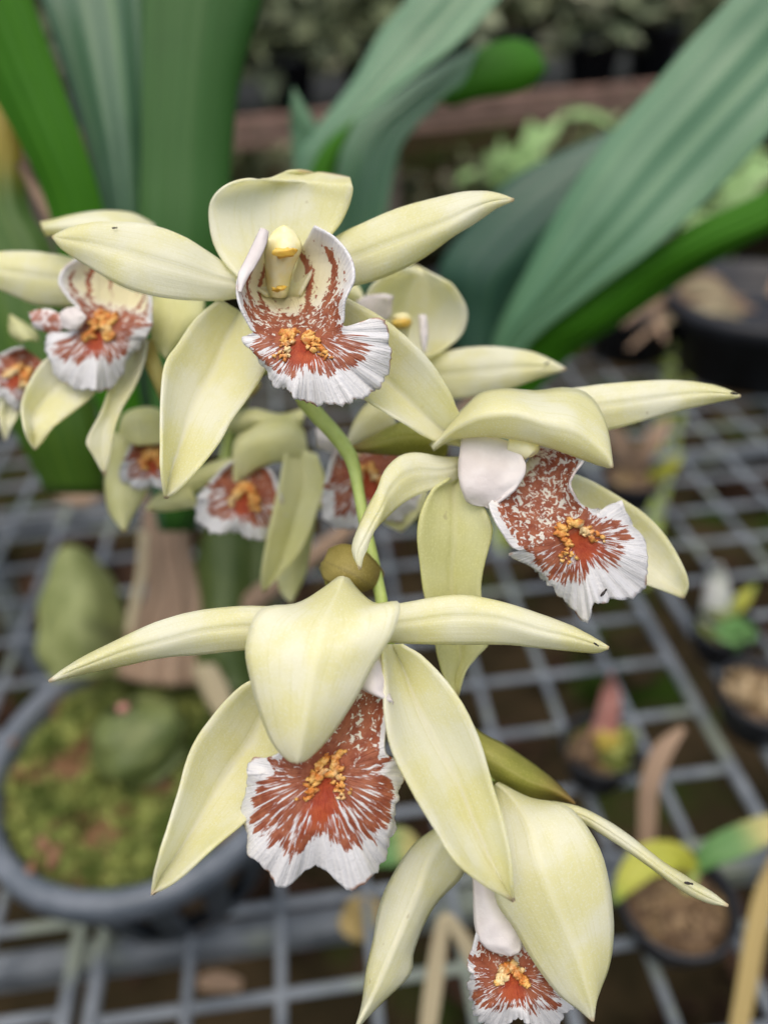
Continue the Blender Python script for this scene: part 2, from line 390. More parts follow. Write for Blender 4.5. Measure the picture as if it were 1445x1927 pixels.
# lime green lobed plants standing in the aisle
def lobed_leaf(mb, c, u, v, size):
    c = Vector(c); w = u.cross(v).normalized(); pts = [c - v * size * .1]
    for k in range(11):
        a = math.radians(-125 + 25 * k); r = size * (1.0 if k % 2 == 1 else .5) * (1 - .25 * abs(k - 5) / 5)
        pts.append(c + u * math.sin(a) * r + v * math.cos(a) * r - w * (r * r / size * .3))
    n0 = len(pts); mb.add([c + w * size * .03] + pts, [(0, i, i + 1) for i in range(1, n0)] + [(0, n0, 1)])
def lobed_plant(label, spots):
    base = Vector((spots[0][0].x, spots[0][0].y + .05, 0)); t = empty('lobed_leaf_plant', base, label, 'plant', 'lime green plants in the aisle')
    for c, s, rx in spots:
        u = (RW @ Vector((math.cos(rx), math.sin(rx), .15))).normalized(); v = (RW @ Vector((-math.sin(rx), math.cos(rx), -.75))).normalized()
        mb = MB(); lobed_leaf(mb, c, u, v, s); mb.build('leaf', M_LEAF_LIME, t, False, uvs=[(random.random(), random.random()) for _ in mb.v])
        mb = MB(); mb.tube([base + Vector((0, 0, .02)), (base + c) / 2 + Vector((0, .05, .06)), c], [.008, .006, .003], 6); mb.build('stalk', M_STEM, t)
lobed_plant('lime green lobed leaves left of the broad right leaf', [(P(1010, 285, 1.25), .10, 1.2), (P(945, 310, 1.32), .06, 1.9), (P(1110, 215, 1.4), .07, -.3), (P(880, 330, 1.45), .035, .5)])
lobed_plant('lime green lobed leaves at the right edge of the photo', [(P(1420, 345, 1.15), .09, .9), (P(1350, 320, 1.3), .05, 2.2), (P(1310, 410, 1.2), .04, .2), (P(1440, 290, 1.3), .05, -.5)])

# ------------------------------------------------------------------ the mesh bench
BZ = .797
bench = empty('mesh_bench', Vector((.04, .4, 0)), 'grey plastic mesh bench that carries the pots', 'bench')
def panel(x0, nx, dx, y0, ny, dy, lab):
    wx = x0 + nx * dx; hy = y0 + ny * dy
    mb = MB()
    for x in (x0, wx): mb.bar8((x, y0 - .004, BZ), (x, hy + .004, BZ), .0072, .0062, .0016)
    for y in (y0, hy): mb.bar8((x0 + .0043, y, BZ), (wx - .0043, y, BZ), .0072, .006, .0016)
    p = mb.build('mesh_panel', M_WIRE, bench, False)
    for i in range(1, nx):
        mb = MB(); x = x0 + i * dx; mb.bar8((x, y0 + .0044, BZ), (x, hy - .0044, BZ), .0052, .0050, .0014); mb.build('bar', M_WIRE, p, False)
    for j in range(1, ny):
        mb = MB(); y = y0 + j * dy; mb.bar8((x0 + .0044, y, BZ - .0006), (wx - .0044, y, BZ - .0006), .0052, .0047, .0014); mb.build('bar', M_WIRE, p, False)
Y0 = .157 - 3 * .0437
panel(-.139, 8, .0456, Y0, 21, .0437, '')
panel(.2525, 8, .0456, Y0 - .012, 21, .0437, '')
panel(.2525 + .3915, 6, .0456, Y0, 21, .0437, '')
panel(-.152 - 8 * .0456, 8, .0456, Y0 + .006, 21, .0437, '')
for k, yy in enumerate((G(300, 1815, .745).y, .62, 1.0)):
    mb = MB(); mb.bar8((-.6, yy, .762), (1.0, yy, .762), .014, .022, .003); mb.build('cross_rail', M_WIRE, bench, False)
for x in (-.55, .95):
    for y in (.1, .98):
        mb = MB(); mb.box((x, y, 0), (x, y, .751), .03, .03, Vector((0, 1, 0))); mb.build('leg', M_WIRE, bench, False)
# low tangle of moss and litter on the floor under the bench
mb = MB()
for k in range(90):
    leaf_quads(mb, (random.uniform(-.9, 1.5), random.uniform(-.1, 1.9), random.uniform(.02, .1)), (.1, .1, .05), 16, .07, 1.3)
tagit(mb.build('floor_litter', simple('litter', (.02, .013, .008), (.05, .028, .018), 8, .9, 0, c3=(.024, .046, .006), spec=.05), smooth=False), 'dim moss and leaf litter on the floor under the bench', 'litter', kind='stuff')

# ------------------------------------------------------------------ the orchid's own pot
PC = Vector((-.1045, .2396, .8015)); PR = .0736; PH = .0885
pot = empty('slotted_pot', PC + Vector((0, 0, .0)), 'large grey slotted pot filled with moss at the left', 'pot')
mb = MB(); mb.lathe(PC, [(PR - .006, PH - .010), (PR - .0055, PH - .002), (PR - .003, PH), (PR + .003, PH), (PR + .0045, PH - .003), (PR + .0045, PH - .012), (PR + .001, PH - .015), (PR - .002, PH - .015), (PR - .006, PH - .010)], 72)
mb.build('rim', M_RIM, pot)
mb = MB(); NS = 16
for k in range(NS):                                               # ribs with slots between them
    a0 = 2 * math.pi * (k + .12) / NS; a1 = 2 * math.pi * (k + .62) / NS
    vs = []
    for r_, z in ((PR - .002, PH - .014), (PR - .020, .006)):
        for rr in (r_, r_ - .003):
            for a in (a0, (a0 + a1) / 2, a1): vs.append(PC + Vector((rr * math.cos(a), rr * math.sin(a), z)))
    mb.add(vs, [(0, 1, 7, 6), (1, 2, 8, 7), (3, 9, 10, 4), (4, 10, 11, 5), (0, 6, 9, 3), (2, 5, 11, 8)])
mb.lathe(PC, [(PR - .002, PH - .014), (PR - .006, PH - .022), (PR - .009, PH - .022), (PR - .005, PH - .014)], 48)
mb.lathe(PC, [(PR - .018, .012), (PR - .021, .0), (.001, .0), (.001, .003), (PR - .024, .003), (PR - .021, .012)], 48)
mb.build('wall', M_POT, pot, False)
mb = MB(); mb.lathe(PC, [(PR - .029, .004), (PR - .0085, PH - .016), (.001, PH - .012)], 40); mb.build('substrate', M_SOIL, pot)
# moss mound
mv = []; nm = 40
for j in range(nm):
    for i in range(nm):
        r = (PR - .0075) * j / (nm - 1); a = 2 * math.pi * i / (nm - 1)
        x, y = r * math.cos(a), r * math.sin(a)
        z = PH - .011 + .016 * (1 - (r / PR) ** 2) + .006 * noise.noise(Vector((x * 70, y * 70, 1))) + .003 * noise.noise(Vector((x * 200, y * 200, 4)))
        mv.append(PC + Vector((x, y, z)))
link('moss_mound', mv, grid_faces(nm, nm), M_MOSSBED, pot)
mb = MB()
for _ in range(9000):
    r = (PR - .009) * math.sqrt(random.random()); a = random.random() * 6.283; x, y = r * math.cos(a), r * math.sin(a)
    g = noise.noise(Vector((x * 60, y * 60, 9)))
    if g < -.22: continue
    z = PH - .011 + .016 * (1 - (r / PR) ** 2) + .006 * noise.noise(Vector((x * 70, y * 70, 1)))
    p = PC + Vector((x, y, z)); d = Vector((random.gauss(0, .7), random.gauss(0, .7), 1)).normalized() * random.uniform(.003, .008) * (1 + g)
    s = d.orthogonal().normalized() * random.uniform(.0006, .0013); s = Matrix.Rotation(random.random() * 6.28, 3, d.normalized()) @ s
    mb.add([p - s, p + s, p + d], [(0, 1, 2)])
o = mb.build('moss', M_MOSS, pot, False); o['kind'] = 'stuff'
for k, (px, py) in enumerate(((40, 1450), (85, 1590), (105, 1610), (120, 1545), (20, 1400), (330, 1500), (250, 1560), (60, 1640), (270, 1440), (190, 1470))):
    p = G(px, py, .80 + PH - .001); mb = MB(); mb.blob(p, random.uniform(.004, .008), .003, .0025, Matrix.Rotation(random.random() * 3, 3, 'Z'), .6, 7, 5, k); mb.build('bark_chip', M_BARK, pot, False)
for k, (a, z, m) in enumerate(((-48, .085, M_BARK), (-40, .07, M_PERLITE), (-62, .06, M_BARK), (-72, .09, M_BARK), (-25, .08, M_BARK), (-33, .05, M_BARK), (-57, .04, M_BARK), (-20, .055, M_BARK), (-80, .055, M_BARK))):
    a = math.radians(a); z *= .74; r = PR - .010 - (PH - z) * .25
    mb = MB(); mb.blob(PC + Vector((r * math.cos(a), r * math.sin(a), z)), .007, .006, .008, None, .6, 7, 5, k + 20); mb.build('bark_chip' if m is M_BARK else 'perlite_chunk', m, pot, False)

# ------------------------------------------------------------------ the orchid plant (leaves, bulbs, stem, bracts)
plant = empty('orchid_plant', PC + Vector((0, .0, PH)), 'potted orchid plant with broad pleated green leaves and an arching green flower stem', 'orchid plant')
def leaf(tag, rows, tip, d0, dm, cup, mat, name='leaf', **kw):
    kw.setdefault('nv', 36); kw.setdefault('nu', 41); kw.setdefault('solid', .0007)
    return blade(name, plant, tag, rows, tip, d0, dm, cup, mat, **kw)
# tall pleated leaves, top left: a pale one and a darker one overlapping it
leaf('S', [(300, 1000, 320, 1000, 345, 1000), (235, 700, 270, 700, 320, 700), (205, 450, 240, 455, 300, 460), (172, 300, 222, 300, 300, 300), (128, 150, 200, 150, 300, 150), (80, 0, 175, 0, 300, 0), (20, -150, 150, -150, 300, -150), (0, -300, 140, -300, 300, -300)],
     None, .252, (38, 24, 12, 7, 3, 0, -3, -6), (2, 9), M_LEAF_SHEEN, pleat=.32, npl=4)
leaf('S', [(310, 1000, 335, 1000, 370, 1000), (280, 700, 330, 700, 400, 700), (264, 450, 340, 460, 428, 460), (266, 300, 345, 300, 436, 300), (269, 150, 355, 150, 452, 150), (272, 0, 370, 0, 494, 0), (276, -150, 390, -150, 540, -150), (280, -300, 400, -300, 540, -300)],
     None, .25, (30, 20, 8, 4, 0, -4, -8, -10), (0, 8), M_LEAF_MID, pleat=.22, npl=4)
# dark green leaf left of it
leaf('S', [(230, 900, 260, 900, 290, 900), (140, 620, 190, 620, 240, 620), (95, 400, 150, 400, 196, 400), (40, 270, 105, 270, 158, 270), (-40, 130, 50, 130, 110, 140), (-110, 0, 0, 0, 60, 0), (-180, -140, -60, -140, 10, -140)],
     None, .235, (40, 22, 10, 4, 0, -4, -8), (5, 3), M_LEAF_DARK, pleat=.25, npl=5)
# yellowing old leaf at the left edge
leaf('S', [(200, 930, 150, 930, 90, 930), (190, 800, 110, 800, 20, 800), (130, 620, 40, 620, -80, 620), (100, 470, 10, 470, -110, 470), (60, 400, -20, 390, -120, 380), (45, 320, -20, 310, -110, 300)],
     (28, 160), .262, (30, 16, 6, 2, 0, -1, -2), 6, M_LEAF_YEL, pleat=.25)
# dry stalk beside it
mb = MB(); mb.tube([P(40, 310, .255), P(75, 370, .255), P(110, 430, .255), P(150, 520, .258), P(200, 700, .27)], [.0016, .0022, .0022, .002, .002], 8); mb.build('dry_stalk', M_DRY, plant)
# middle leaves with folded edges
leaf('S', [(560, 420, 575, 430, 590, 440), (556, 310, 575, 318, 600, 322), (590, 250, 635, 245, 680, 222), (665, 150, 712, 160, 770, 150), (715, 60, 790, 70, 862, 82), (765, 0, 850, 0, 938, 0), (820, -90, 915, -90, 1010, -90)],
     None, .33, (10, 5, 2, 0, -2, -5, -8), (5, -5), M_LEAF_PALE, pleat=.25)
leaf('S', [(565, 440, 590, 440, 610, 440), (553, 315, 570, 320, 590, 330), (548, 240, 572, 262, 600, 280), (548, 200, 566, 220, 600, 245)],
     (552, 165), .345, (6, 3, 0, -3, -4), 3, M_LEAF_PALE, pleat=.3)
leaf('S', [(600, 380, 615, 390, 630, 400), (585, 325, 605, 335, 625, 335), (610, 275, 630, 280, 640, 285), (650, 238, 655, 240, 660, 244)], (668, 226), .327, (4, 2, 0, 0, 0), 2, M_LEAF_DARK)
leaf('S', [(590, 560, 640, 560, 690, 560), (612, 430, 670, 430, 722, 430), (632, 330, 690, 335, 742, 320), (660, 240, 715, 255, 762, 262), (745, 175, 785, 190, 820, 200), (830, 122, 850, 140, 868, 158)],
     (902, 88), .36, (25, 12, 4, 0, -4, -8, -10), (4, -3), M_LEAF_PALE, pleat=.25)
leaf('S', [(812, 200, 822, 196, 830, 190), (870, 128, 865, 165, 850, 200), (905, 92, 915, 140, 905, 185), (960, 74, 965, 125, 960, 178), (1005, 88, 1005, 125, 1000, 165)], (1028, 130), .352, (0, -2, -4, -2, 2, 6), 6, M_LEAF_DARK)
# broad right leaf: pale upper blade, its dark turned-under margin, and the darker leaf behind
leaf('S', [(905, 800, 920, 800, 935, 800), (925, 650, 950, 660, 985, 660), (985, 520, 1045, 540, 1105, 560), (1060, 380, 1150, 420, 1225, 472), (1135, 268, 1250, 300, 1345, 362), (1225, 165, 1350, 190, 1445, 255), (1300, 75, 1450, 80, 1560, 130), (1370, 0, 1530, -10, 1660, 20), (1450, -110, 1620, -110, 1770, -90)],
     None, .30, (60, 40, 22, 8, 0, -8, -14, -20, -26), (8, -2), M_LEAF_PALE, pleat=.34, npl=4)
leaf('S', [(930, 800, 945, 800, 960, 800), (965, 660, 1010, 675, 1062, 682), (1060, 590, 1110, 610, 1180, 600), (1160, 515, 1210, 530, 1290, 525), (1290, 430, 1330, 460, 1400, 462), (1440, 358, 1460, 400, 1500, 410), (1600, 260, 1620, 300, 1640, 330)],
     None, .30, (64, 46, 30, 18, 6, 0, -4), (3, 4), M_LEAF_DARK, pleat=.3)
leaf('S', [(880, 760, 900, 760, 930, 760), (850, 600, 900, 610, 950, 640), (825, 510, 905, 530, 990, 560), (880, 425, 955, 470, 1060, 500), (950, 345, 1030, 400, 1120, 430), (1050, 290, 1110, 330, 1180, 360)],
     (1190, 230), .36, (36, 22, 12, 6, 0, -4, -8), 8, leaf_mat('leaf_dark_bluish', (.03, .09, .055), (.05, .13, .07), (.02, .06, .035), .4), pleat=.3, npl=3)  # a leaf of darker, bluish green
mb = MB(); mb.tube([P(945, 700, .37), P(860, 800, .38), P(760, 900, .375), P(640, 1010, .36), P(480, 1130, .38), P(410, 1230, .39)], [.006, .005, .0045, .0045, .006, .008], 10); mb.build('petiole', M_DRY, plant)
# pseudobulbs and dry sheaths in the pot
def bulb(pts, rad, mat, name='pseudobulb'):
    K = 14; sp = [crs([tuple(p) for p in pts], k / K) for k in range(K + 1)]; rr = [crs([(r,) for r in rad], k / K)[0] for k in range(K + 1)]
    m_ = MB(); m_.tube(sp, rr, 36)
    for k in range(len(m_.v)):
        c_ = Vector(sp[k // 36]); a_ = 2 * math.pi * (k % 36) / 36; m_.v[k] = c_ + (m_.v[k] - c_) * (1 + .05 * math.cos(a_ * 4 + .6 * math.sin(k // 36 * .5)) + .22 * noise.noise(Vector((math.cos(a_) * 1.2, math.sin(a_) * 1.2, k // 36 * .3 + len(pts)))))
    return m_.build(name, mat, plant)
bulb([P(165, 1275, 0.3748), P(160, 1200, 0.3784), P(150, 1120, 0.3832), P(135, 1055, 0.3867), P(128, 1028, 0.3879)], [.016, .0215, .018, .010, .0035], M_BULB)
bulb([P(300, 1430, 0.3570), P(270, 1395, 0.3522), P(242, 1355, 0.3475), P(230, 1330, 0.3451)], [.016, .022, .0185, .006], simple('pseudobulb_dark_green', (.085, .115, .028), (.14, .17, .05), 60, .5, .4, .002, c3=(.06, .08, .02)))  # this bulb's own green is darker
mb = MB(); mb.blob(P(232, 1332, 0.3296), .0028, .0028, .0022, None, .4, 8, 6, 3); mb.build('bulb_scar', M_PINK, plant)
bulb([P(430, 1300, 0.3808), P(425, 1180, 0.3867), P(425, 1060, 0.3927), P(430, 960, 0.3987), P(440, 860, 0.4046)], [.014, .0165, .0145, .0105, .007], M_BULBD)
bulb([P(490, 1280, 0.3927), P(485, 1150, 0.3987), P(480, 1040, 0.4046), P(478, 950, 0.4105)], [.010, .012, .0095, .007], M_LEAF_DARK if False else M_BULBD)
leaf('S', [(190, 1260, 300, 1290, 400, 1280), (225, 1195, 310, 1190, 400, 1170), (275, 1120, 325, 1110, 385, 1110), (268, 1040, 315, 1040, 360, 1040), (270, 960, 315, 955, 358, 960), (290, 880, 320, 880, 350, 880)], None, .375, (-6, -3, 0, 2, 4, 8), 10, M_DRY, 'dry_sheath', pleat=1.0, npl=4)
leaf('S', [(236, 1190, 243, 1190, 252, 1190), (246, 1130, 255, 1130, 264, 1130), (258, 1080, 266, 1080, 275, 1080), (262, 1000, 270, 1000, 280, 1000)], None, .366, (0, 0, 0, 2), 1, M_STRAW, 'dry_sheath')
leaf('S', [(360, 1255, 380, 1250, 405, 1250), (375, 1290, 398, 1290, 425, 1285), (395, 1330, 415, 1335, 440, 1330)], (425, 1370), .357, (0, 0, 0, 0), 3, M_STRAW, 'dry_sheath')

# flower stem
def tube_px(name, pts, rad, mat, parent, n=12):
    K = 26; q = [(p[0], p[1], p[2]) for p in pts]; sp = [P(*crs(q, k / K)) for k in range(K + 1)]; rr = [crs([(r,) for r in rad], k / K)[0] for k in range(K + 1)]
    m_ = MB(); m_.tube(sp, rr, n); return m_.build(name, mat, parent)
def zf(tag, x, y, d): a = T(tag, x, y); return (a[0], a[1], d)
tube_px('flower_stem', [(420, 900, .24), (470, 700, .19), (540, 700, .155), zf('F', 860, 120, .142), zf('F', 960, 230, .140), zf('F', 1030, 325, .139), zf('F', 1055, 420, .1375), zf('F', 1080, 560, .136), zf('F', 1112, 700, .134), zf('F', 1150, 880, .131), (735, 1230, .128), (790, 1380, .130), (860, 1450, .132), (930, 1460, .133)],
        [.002, .0019, .0018, .0016, .0015, .0014, .0011, .00105, .0011, .0011, .0011, .001, .001, .001], M_STEM, plant)
blade('bract', plant, 'F', [(915, 760, 930, 735, 950, 690), (930, 800, 985, 760, 1010, 672), (965, 822, 1050, 790, 1085, 700), (1030, 848, 1090, 815, 1135, 750), (1075, 852, 1120, 830, 1156, 780)], (1150, 812), .131, (1, -3, -4, -3, 0, 2), (3, 4), M_CAP, groove=0, solid=.0006)
blade('bract', plant, 'F', [(918, 742, 925, 780, 935, 830), (945, 745, 960, 790, 985, 835), (990, 760, 1010, 800, 1030, 842), (1040, 800, 1050, 820, 1060, 845)], (1080, 850), .132, (0, 1, 2, 1, 0), 1, M_BRACT, solid=.0005)
blade('bract', plant, 'A', [(1120, 985, 1130, 1060, 1120, 1120), (1050, 985, 1050, 1050, 1050, 1118), (960, 992, 950, 1050, 950, 1115), (860, 1040, 855, 1075, 860, 1110), (790, 1075, 790, 1090, 795, 1104)], (748, 1092), .141, (2, -1, -2, -1, 0, 0), 4, M_BRACT, groove=.3)
blade('bract', plant, 'E', [(430, 40, 440, 130, 450, 240), (480, 80, 490, 160, 505, 260), (560, 120, 570, 205, 590, 290), (650, 180, 650, 250, 650, 322), (720, 232, 720, 275, 730, 326), (780, 288, 780, 306, 785, 330)], (821, 335), .131, (2, -1, -2, -1, 0, 1, 2), 5, M_BRACT)

# ------------------------------------------------------------------ flowers
def flower(label, x, y, d):
    return empty('orchid_flower', P(x, y, d), label, 'orchid flower', 'cream orchid flowers on one stem')
def petal(fl, name, tag, rows, tip, d0, dm, cup, mat=None, **kw):
    kw.setdefault('wob', .5)
    return blade(name, fl, tag, rows, tip, d0, dm, cup, mat or M_PETAL, **kw)
def lip(fl, tag, rows, d0, dc, de, tw, cc, ks=(17., 4.2), spots=.56, nv=76, nu=76, frill=9.0, seed=0, reach=.74, calli=64, csize=.00042, inner=.30, lines=0.0):
    """three-lobed lip: rows from throat to apex, seven points each from margin to margin. tw: where the front lobe begins."""
    g = [[T(tag, *p) for p in r] for r in rows]; k_ = ZT[tag][2]
    c0 = T(tag, *cc)
    dcs = [(v,) for v in dc]; des = [(v,) for v in de]; ncol = len(g[0])
    def surf(s, t, raw=False):
        col = [crs([r[c] for r in g], t) for c in range(ncol)]
        x, y = crs(col, (s + 1) / 2)
        a, b = crs(dcs, t)[0], crs(des, t)[0]
        z = a + (b - a) * abs(s) ** 1.8
        if t > tw:
            q = (t - tw) / (1 - tw); e = max(q, abs(s) ** 1.3 * min(1, q * 3)); an = math.atan2(x - c0[0], y - c0[1])
            f = max(0, (e - .55) / .45)
            rr = noise.noise(Vector((an * 5.0, seed, .3))) + .75 * noise.noise(Vector((an * 15, seed, 2.3))) + .45 * noise.noise(Vector((an * 38, seed, 5.3)))
            dx, dy = x - c0[0], y - c0[1]; L = math.hypot(dx, dy) + 1e-6
            x += dx / L * rr * frill * f * f; y += dy / L * rr * frill * f * f
            z += 1.1 * f * math.sin(an * 7 + seed + 2 * noise.noise(Vector((an * 2, seed, 3)))) + 1.5 * f * noise.noise(Vector((an * 11, seed, 7)))
        else:
            z += .35 * noise.noise(Vector((x * .03, y * .03, seed)))
        return x, y, z
    vs, uv, A = [], [], {k: [] for k in ('dens', 'core', 'cream', 'zone', 'sc', 'edge')}
    for j in range(nv):
        t = j / (nv - 1)
        for i in range(nu):
            s = 2 * i / (nu - 1) - 1; x, y, z = surf(s, t)
            vs.append(P(x, y, d0 + z * .001)); uv.append((s * .5 + .5, t))
            an = math.atan2(x - c0[0], y - c0[1]); q = (t - tw) / (1 - tw)
            if q > 0:
                e = max(q, abs(s) ** 1.4 * min(1, q * 4 + .3)); lim = reach - .12 * math.exp(-(s / .12) ** 2) + .10 * noise.noise(Vector((an * 4, seed, 1)))
                dens = .60 * min(1, max(0, (lim + .08 - e) / .20)) + .20 * max(0, 1 - e / .42)
                core = max(0, 1 - (abs(s) / .30) ** 2) * max(0, min(1, (.62 - q) / .2))
                dens = max(dens, core * 1.1 * (1 if q < .4 else .75)); ed = e; cream = 0; rad = e
            else:
                m = abs(s); ed = m * .98; rad = 0; core = .35 * max(0, 1 + q * 4) * max(0, 1 - m * 1.6)
                deep = max(0, min(1, (inner - t) / .2))
                dens = spots * (1 - deep * .55) * (1 - max(0, (m - .86) / .14)) + .22 * max(0, 1 + q * 3.5) * (1 - m)
                if m > .9: dens *= .45
                dens -= deep * .35 * max(0, 1 - m * 1.8)
                if lines: dens += lines * deep * min(1, m * 3) * (1 if m < .85 else 0) * math.cos(2 * math.pi * (m * 3.2 + t * 2.5)) ** 3
                cream = min(1, .35 + deep) * max(0, 1 - (m / .95) ** 4)
            A['dens'].append(dens); A['core'].append(core); A['cream'].append(cream)
            A['zone'].append(min(1, max(0, q * 14))); A['sc'].append((an * ks[0], rad * ks[1], seed * 3.7)); A['edge'].append(ed)
    o = link('lip', vs, grid_faces(nv, nu), M_LIP, fl, True, uvs=uv, attrs=A, solid=.0004)
    if calli:
        m_ = MB(); rg = random.Random(seed + 5)
        for k in range(calli):
            side = 1 if k % 2 else -1; f = (k // 2) / max(1, calli // 2 - 1)
            t = tw - .09 + f * .25; s = side * (.10 + .20 * f) + rg.gauss(0, .055)
            x, y, z = surf(s, min(.95, t)); r = csize * rg.uniform(.55, 1.6) * (1.1 - .45 * f)
            m_.blob(P(x, y, d0 + (z - .35) * .001 - r * .4), r * rg.uniform(.8, 1.7), r * rg.uniform(.7, 1.3), r * .8, Matrix.Rotation(rg.uniform(-1, 1), 3, 'Y'), 1.1, 7, 5, rg.random() * 30)
        m_.build('callus', M_CALLUS, o)
    return o
def column(fl, pts, rad, anther=None, ar=.0012):
    K = 14; sp = [P(*crs(pts, k / K)) for k in range(K + 1)]; rr = [crs([(r,) for r in rad], k / K)[0] for k in range(K + 1)]
    m_ = MB(); m_.tube(sp, rr, 14); c = m_.build('column', M_COLUMN, fl)
    if anther:
        m_ = MB(); m_.blob(P(*anther), ar * 1.5, ar * .7, ar * .75, None, .35, 12, 8, 2); m_.build('anther_cap', M_ANTHER, c)

# --- flower 1, top centre, looking at the lens
f1 = flower('sharp cream flower facing the lens, open brown and white lip, topmost of the cluster', 540, 540, .131); D = .127
petal(f1, 'lateral_petal', 'S', [(445, 512, 455, 535, 445, 560), (399, 480, 400, 523, 399, 566), (349, 448, 350, 508, 332, 563), (299, 428, 295, 493, 272, 553), (252, 420, 243, 478, 226, 536), (186, 419, 190, 464, 186, 513), (146, 426, 148, 455, 149, 490), (118, 437, 119, 450, 120, 470)], (100, 446), D, (4, 2, 0, -1, -1, 0, 1, 2, 3), (1.2, 1.2), groove=.35)
petal(f1, 'lateral_petal', 'S', [(600, 470, 610, 505, 630, 545), (640, 443, 650, 490, 670, 537), (690, 418, 705, 470, 725, 520), (753, 392, 770, 445, 790, 488), (828, 372, 840, 418, 855, 442), (880, 362, 885, 395, 905, 411), (925, 363, 925, 380, 935, 389)], (966, 376), D, (5, 4, 2, 1, 0, 0, 0, 1), (1.8, 1.8), groove=.35)
petal(f1, 'lower_sepal', 'S', [(415, 562, 450, 585, 490, 610), (370, 599, 425, 640, 505, 660), (335, 649, 402, 698, 496, 700), (312, 685, 378, 737, 469, 743), (305, 745, 355, 790, 435, 790), (304, 810, 338, 840, 412, 832), (304, 873, 322, 890, 370, 885), (308, 915, 315, 918, 335, 922)], (312, 938), D, (9, 8, 6, 4, 1, -1, -3, -4, -4), (-5, -5), vee=1.35, groove=.5)
petal(f1, 'lower_sepal', 'S', [(640, 555, 620, 610, 600, 660), (704, 589, 665, 660, 640, 705), (758, 629, 720, 710, 680, 745), (808, 679, 770, 755, 720, 772), (843, 733, 810, 790, 768, 800), (862, 775, 842, 815, 815, 827)], (885, 842), D, (5, 4, 4, 4, 5, 7, 8), (-4, -6), vee=1.35, groove=.5)
petal(f1, 'hood_sepal', 'S', [(500, 555, 530, 560, 565, 555), (440, 512, 530, 510, 602, 485), (405, 464, 528, 458, 618, 448), (394, 412, 528, 402, 640, 419), (399, 377, 535, 362, 655, 388), (424, 351, 552, 343, 662, 362), (462, 338, 575, 343, 662, 348), (505, 336, 590, 344, 661, 342), (535, 324, 600, 334, 660, 339), (565, 321, 620, 328, 659, 336)], None, D, (5, 6, 7, 7, 6.5, 5.5, 5.5, 8, 11, 13), (-4, -4), nv=44, nu=21, wob=.3)
cf = petal(f1, 'column', 'A', [(458, 515, 488, 520, 518, 515), (450, 450, 490, 445, 530, 445), (446, 395, 500, 390, 550, 385), (446, 345, 508, 340, 572, 335), (458, 305, 510, 298, 562, 302), (480, 275, 511, 268, 540, 275)], (511, 256), D, (2, 0, -1.5, -2.5, -2, -1, -.2), (2.6, 2.6), M_COLUMN, nv=26, nu=17, wob=.3, solid=.0008)
m_ = MB(); m_.blob(P(*T('A', 516, 352), D - .0034), .0021, .0007, .0008, None, .6, 14, 9, 2); m_.build('anther_cap', M_ANTHER, cf)
lip(f1, 'A', [[(438, 262), (452, 330), (470, 430), (490, 500), (545, 440), (578, 340), (625, 250)],
              [(395, 330), (412, 420), (445, 490), (495, 515), (552, 480), (640, 380), (705, 297)],
              [(346, 430), (380, 475), (435, 520), (505, 540), (572, 510), (680, 430), (762, 370)],
              [(333, 490), (383, 535), (445, 562), (515, 578), (592, 562), (690, 510), (776, 450)],
              [(345, 555), (392, 592), (458, 612), (533, 622), (612, 612), (685, 580), (742, 530)],
              [(382, 632), (422, 650), (483, 662), (562, 667), (642, 662), (702, 640), (738, 595)],
              [(392, 655), (432, 678), (492, 702), (572, 707), (662, 702), (722, 672), (742, 630)],
              [(345, 670), (402, 715), (490, 762), (582, 772), (690, 757), (785, 702), (850, 602)],
              [(372, 690), (432, 765), (512, 825), (612, 840), (722, 820), (835, 755), (895, 640)],
              [(405, 720), (472, 840), (548, 888), (622, 918), (745, 918), (865, 868), (915, 740)]],
    D, (7, 6, 4, 1, -2, -5, -6.5, -8, -8.5, -8), (-4, -5, -7, -8, -8, -7.5, -7, -6, -5, -4), .60, (600, 655), seed=1, inner=.40, lines=.75, spots=.62)
m_ = MB(); m_.blob(P(523, 543, D - .0005), .0011, .0006, .0005, None, 1.2, 10, 7, 4); m_.build('throat_callus', M_ANTHER, f1)
petal(f1, 'lip_side_lobe', 'A', [(425, 262, 438, 265, 450, 275), (392, 330, 412, 340, 440, 330), (358, 400, 375, 410, 400, 408), (340, 440, 356, 450, 374, 442)], (345, 500), D, (-4.6, -5.6, -7, -8, -8.4), .6, M_WHITE, nv=16, nu=9, wob=0)

# --- flower 2, right, turned to the right
f2 = flower('sharp cream flower turned to the right, with its hood over a white side lobe', 850, 850, .132); D = .127
petal(f2, 'lateral_petal', 'C', [(740, 470, 760, 540, 800, 600), (860, 450, 880, 520, 930, 597), (1000, 435, 1020, 500, 1050, 567), (1150, 428, 1160, 480, 1160, 533), (1270, 438, 1270, 470, 1280, 506), (1345, 458, 1345, 472, 1350, 490)], (1395, 480), D, (7, 7, 6, 6, 6, 6, 6), (1.8, 1.2), groove=.35)
petal(f2, 'lower_sepal', 'C', [(740, 740, 750, 790, 770, 850), (850, 752, 830, 830, 830, 900), (980, 820, 925, 900, 900, 975), (1080, 890, 1005, 980, 955, 1050), (1150, 970, 1080, 1050, 1010, 1090), (1200, 1060, 1140, 1100, 1080, 1118), (1217, 1120, 1185, 1135, 1145, 1142)], (1203, 1165), D, (8, 9, 10, 10, 9, 8, 8, 8), (-2, -4))
